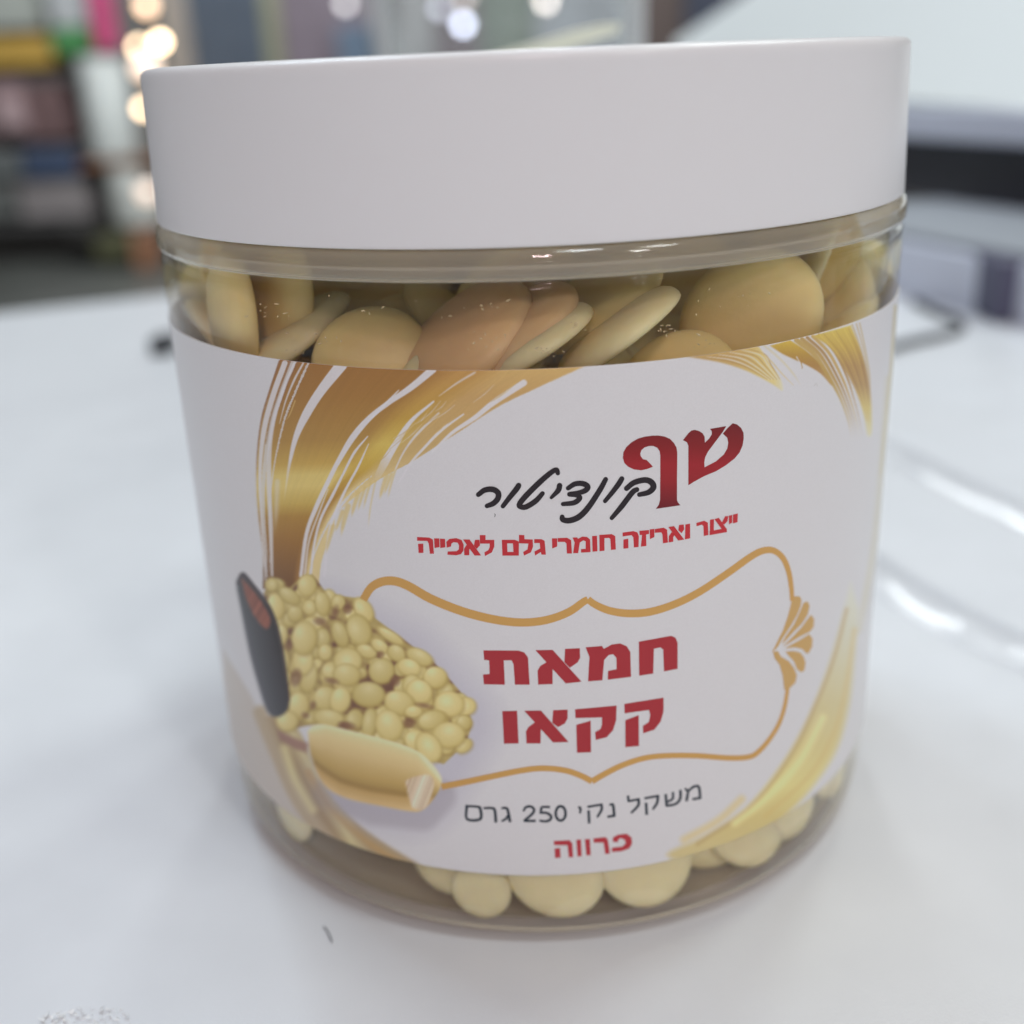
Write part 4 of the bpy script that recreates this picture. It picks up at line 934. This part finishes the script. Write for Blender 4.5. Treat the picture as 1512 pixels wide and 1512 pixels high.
goods('bottle_pack', (196, 344, 222, 396), (150, 110, 84), 'orange brown pack low beside the jar shoulder on the left', 'pack', y=SY-0.3)
goods('bin', (140, 350, 200, 384), (84, 86, 62), 'olive bin on the dark floor left of the jar', 'bin', y=SY-0.25)
goods('bin', (100, 336, 150, 352), (50, 50, 48), 'black low bin under the lowest shelf', 'bin', y=SY-0.2)
# row of cabinets and goods seen over the lid
goods('cabinet', (236, -80, 276, 130), (136, 130, 122), 'beige cabinet just right of the lit bulbs', 'cabinet', group='cabinets far behind the lid')
goods('cabinet', (277, -80, 386, 130), (62, 72, 84), 'slate blue cabinet right of the beige one', 'cabinet', group='cabinets far behind the lid')
goods('cabinet', (387, -80, 412, 130), (116, 118, 98), 'narrow olive cabinet right of the slate blue one', 'cabinet', group='cabinets far behind the lid')
goods('cabinet', (413, -80, 545, 130), (98, 90, 98), 'mauve grey cabinet over the lid left of the clear container', 'cabinet', group='cabinets far behind the lid')
goods('carton', (500, 38, 548, 130), (76, 92, 108), 'steel blue carton in front of the mauve cabinet', 'carton', y=SY-0.3, group='cabinets far behind the lid')
goods('cabinet', (546, -80, 640, 130), (140, 142, 142), 'light grey cabinet seen through the left of the clear container', 'cabinet', group='cabinets far behind the lid')
goods('cabinet', (641, -80, 706, 130), (98, 90, 94), 'dark mauve cabinet behind the clear container', 'cabinet', group='cabinets far behind the lid')
goods('cabinet', (707, -80, 790, 130), (98, 110, 100), 'dull green cabinet behind the clear container', 'cabinet', group='cabinets far behind the lid')
goods('cabinet', (791, -80, 942, 130), (136, 142, 146), 'pale grey cabinet seen through the right of the clear container', 'cabinet', group='cabinets far behind the lid')
goods('cabinet', (943, -80, 1010, 150), (74, 64, 60), 'dark brown cabinet between the clear container and the appliance', 'cabinet', group='cabinets far behind the lid')
goods('cabinet', (1011, -80, 1120, 150), (50, 56, 70), 'dark navy cabinet beside the appliance hood', 'cabinet', group='cabinets far behind the lid')
def bulb(px, py, r, col, st, label, y=SY-0.45):
    p = at_y(px, py, y); root = empty('bulb_and_glow', tuple(p), label, 'bulb', 'lit bulbs in the shop')
    bm = bmesh.new(); bmesh.ops.create_uvsphere(bm, u_segments=20, v_segments=12, radius=r)
    from_bm('globe', bm, root, mat('lit_glass', (1, 1, 1), 0.3, 0.3, emit=col, estr=st), True)
    k = lathe('socket', [(0.0001, r*.9), (r*.5, r*.9), (r*.5, r*1.7), (0.0001, r*1.7)], root, M_shelf, 16)
warm = (1.0, 0.72, 0.42)
bulb(236, 62, 0.020, warm, 16, 'warm lit bulb, the right one of the bright pair above the lid corner')
bulb(205, 70, 0.022, warm, 9, 'warm lit bulb, the left one of the bright pair above the lid corner')
bulb(216, 8, 0.030, (1.0, 0.6, 0.3), 3.5, 'dim orange bulb above the bright pair')
bulb(212, 160, 0.022, warm, 8, 'warm lit bulb partly hidden by the left edge of the lid')
bulb(216, 100, 0.05, (1.0, 0.66, 0.40), 1.6, 'soft amber bulb just under the bright pair')
bulb(218, 284, 0.04, (1.0, 0.66, 0.42), 1.0, 'faint amber glow low beside the lid edge, standing in for a reflection')  # glowing globe added for a peach reflection, no lamp there
bulb(684, 36, 0.022, (0.72, 0.78, 1.0), 9, 'bluish white bulb seen through the clear container')
bulb(650, 12, 0.022, (0.75, 0.8, 1.0), 2.2, 'faint bluish bulb left of the bluish white one')
bulb(806, 2, 0.020, (1.0, 0.88, 0.8), 7, 'warm white bulb seen high through the clear container')
bulb(510, 6, 0.020, (0.9, 0.88, 0.9), 2.0, 'faint white bulb left of the clear container')
bulb(686, -4, 0.02, (1.0, 0.85, 0.75), 2.2, 'faint peach bulb above the bluish white one')
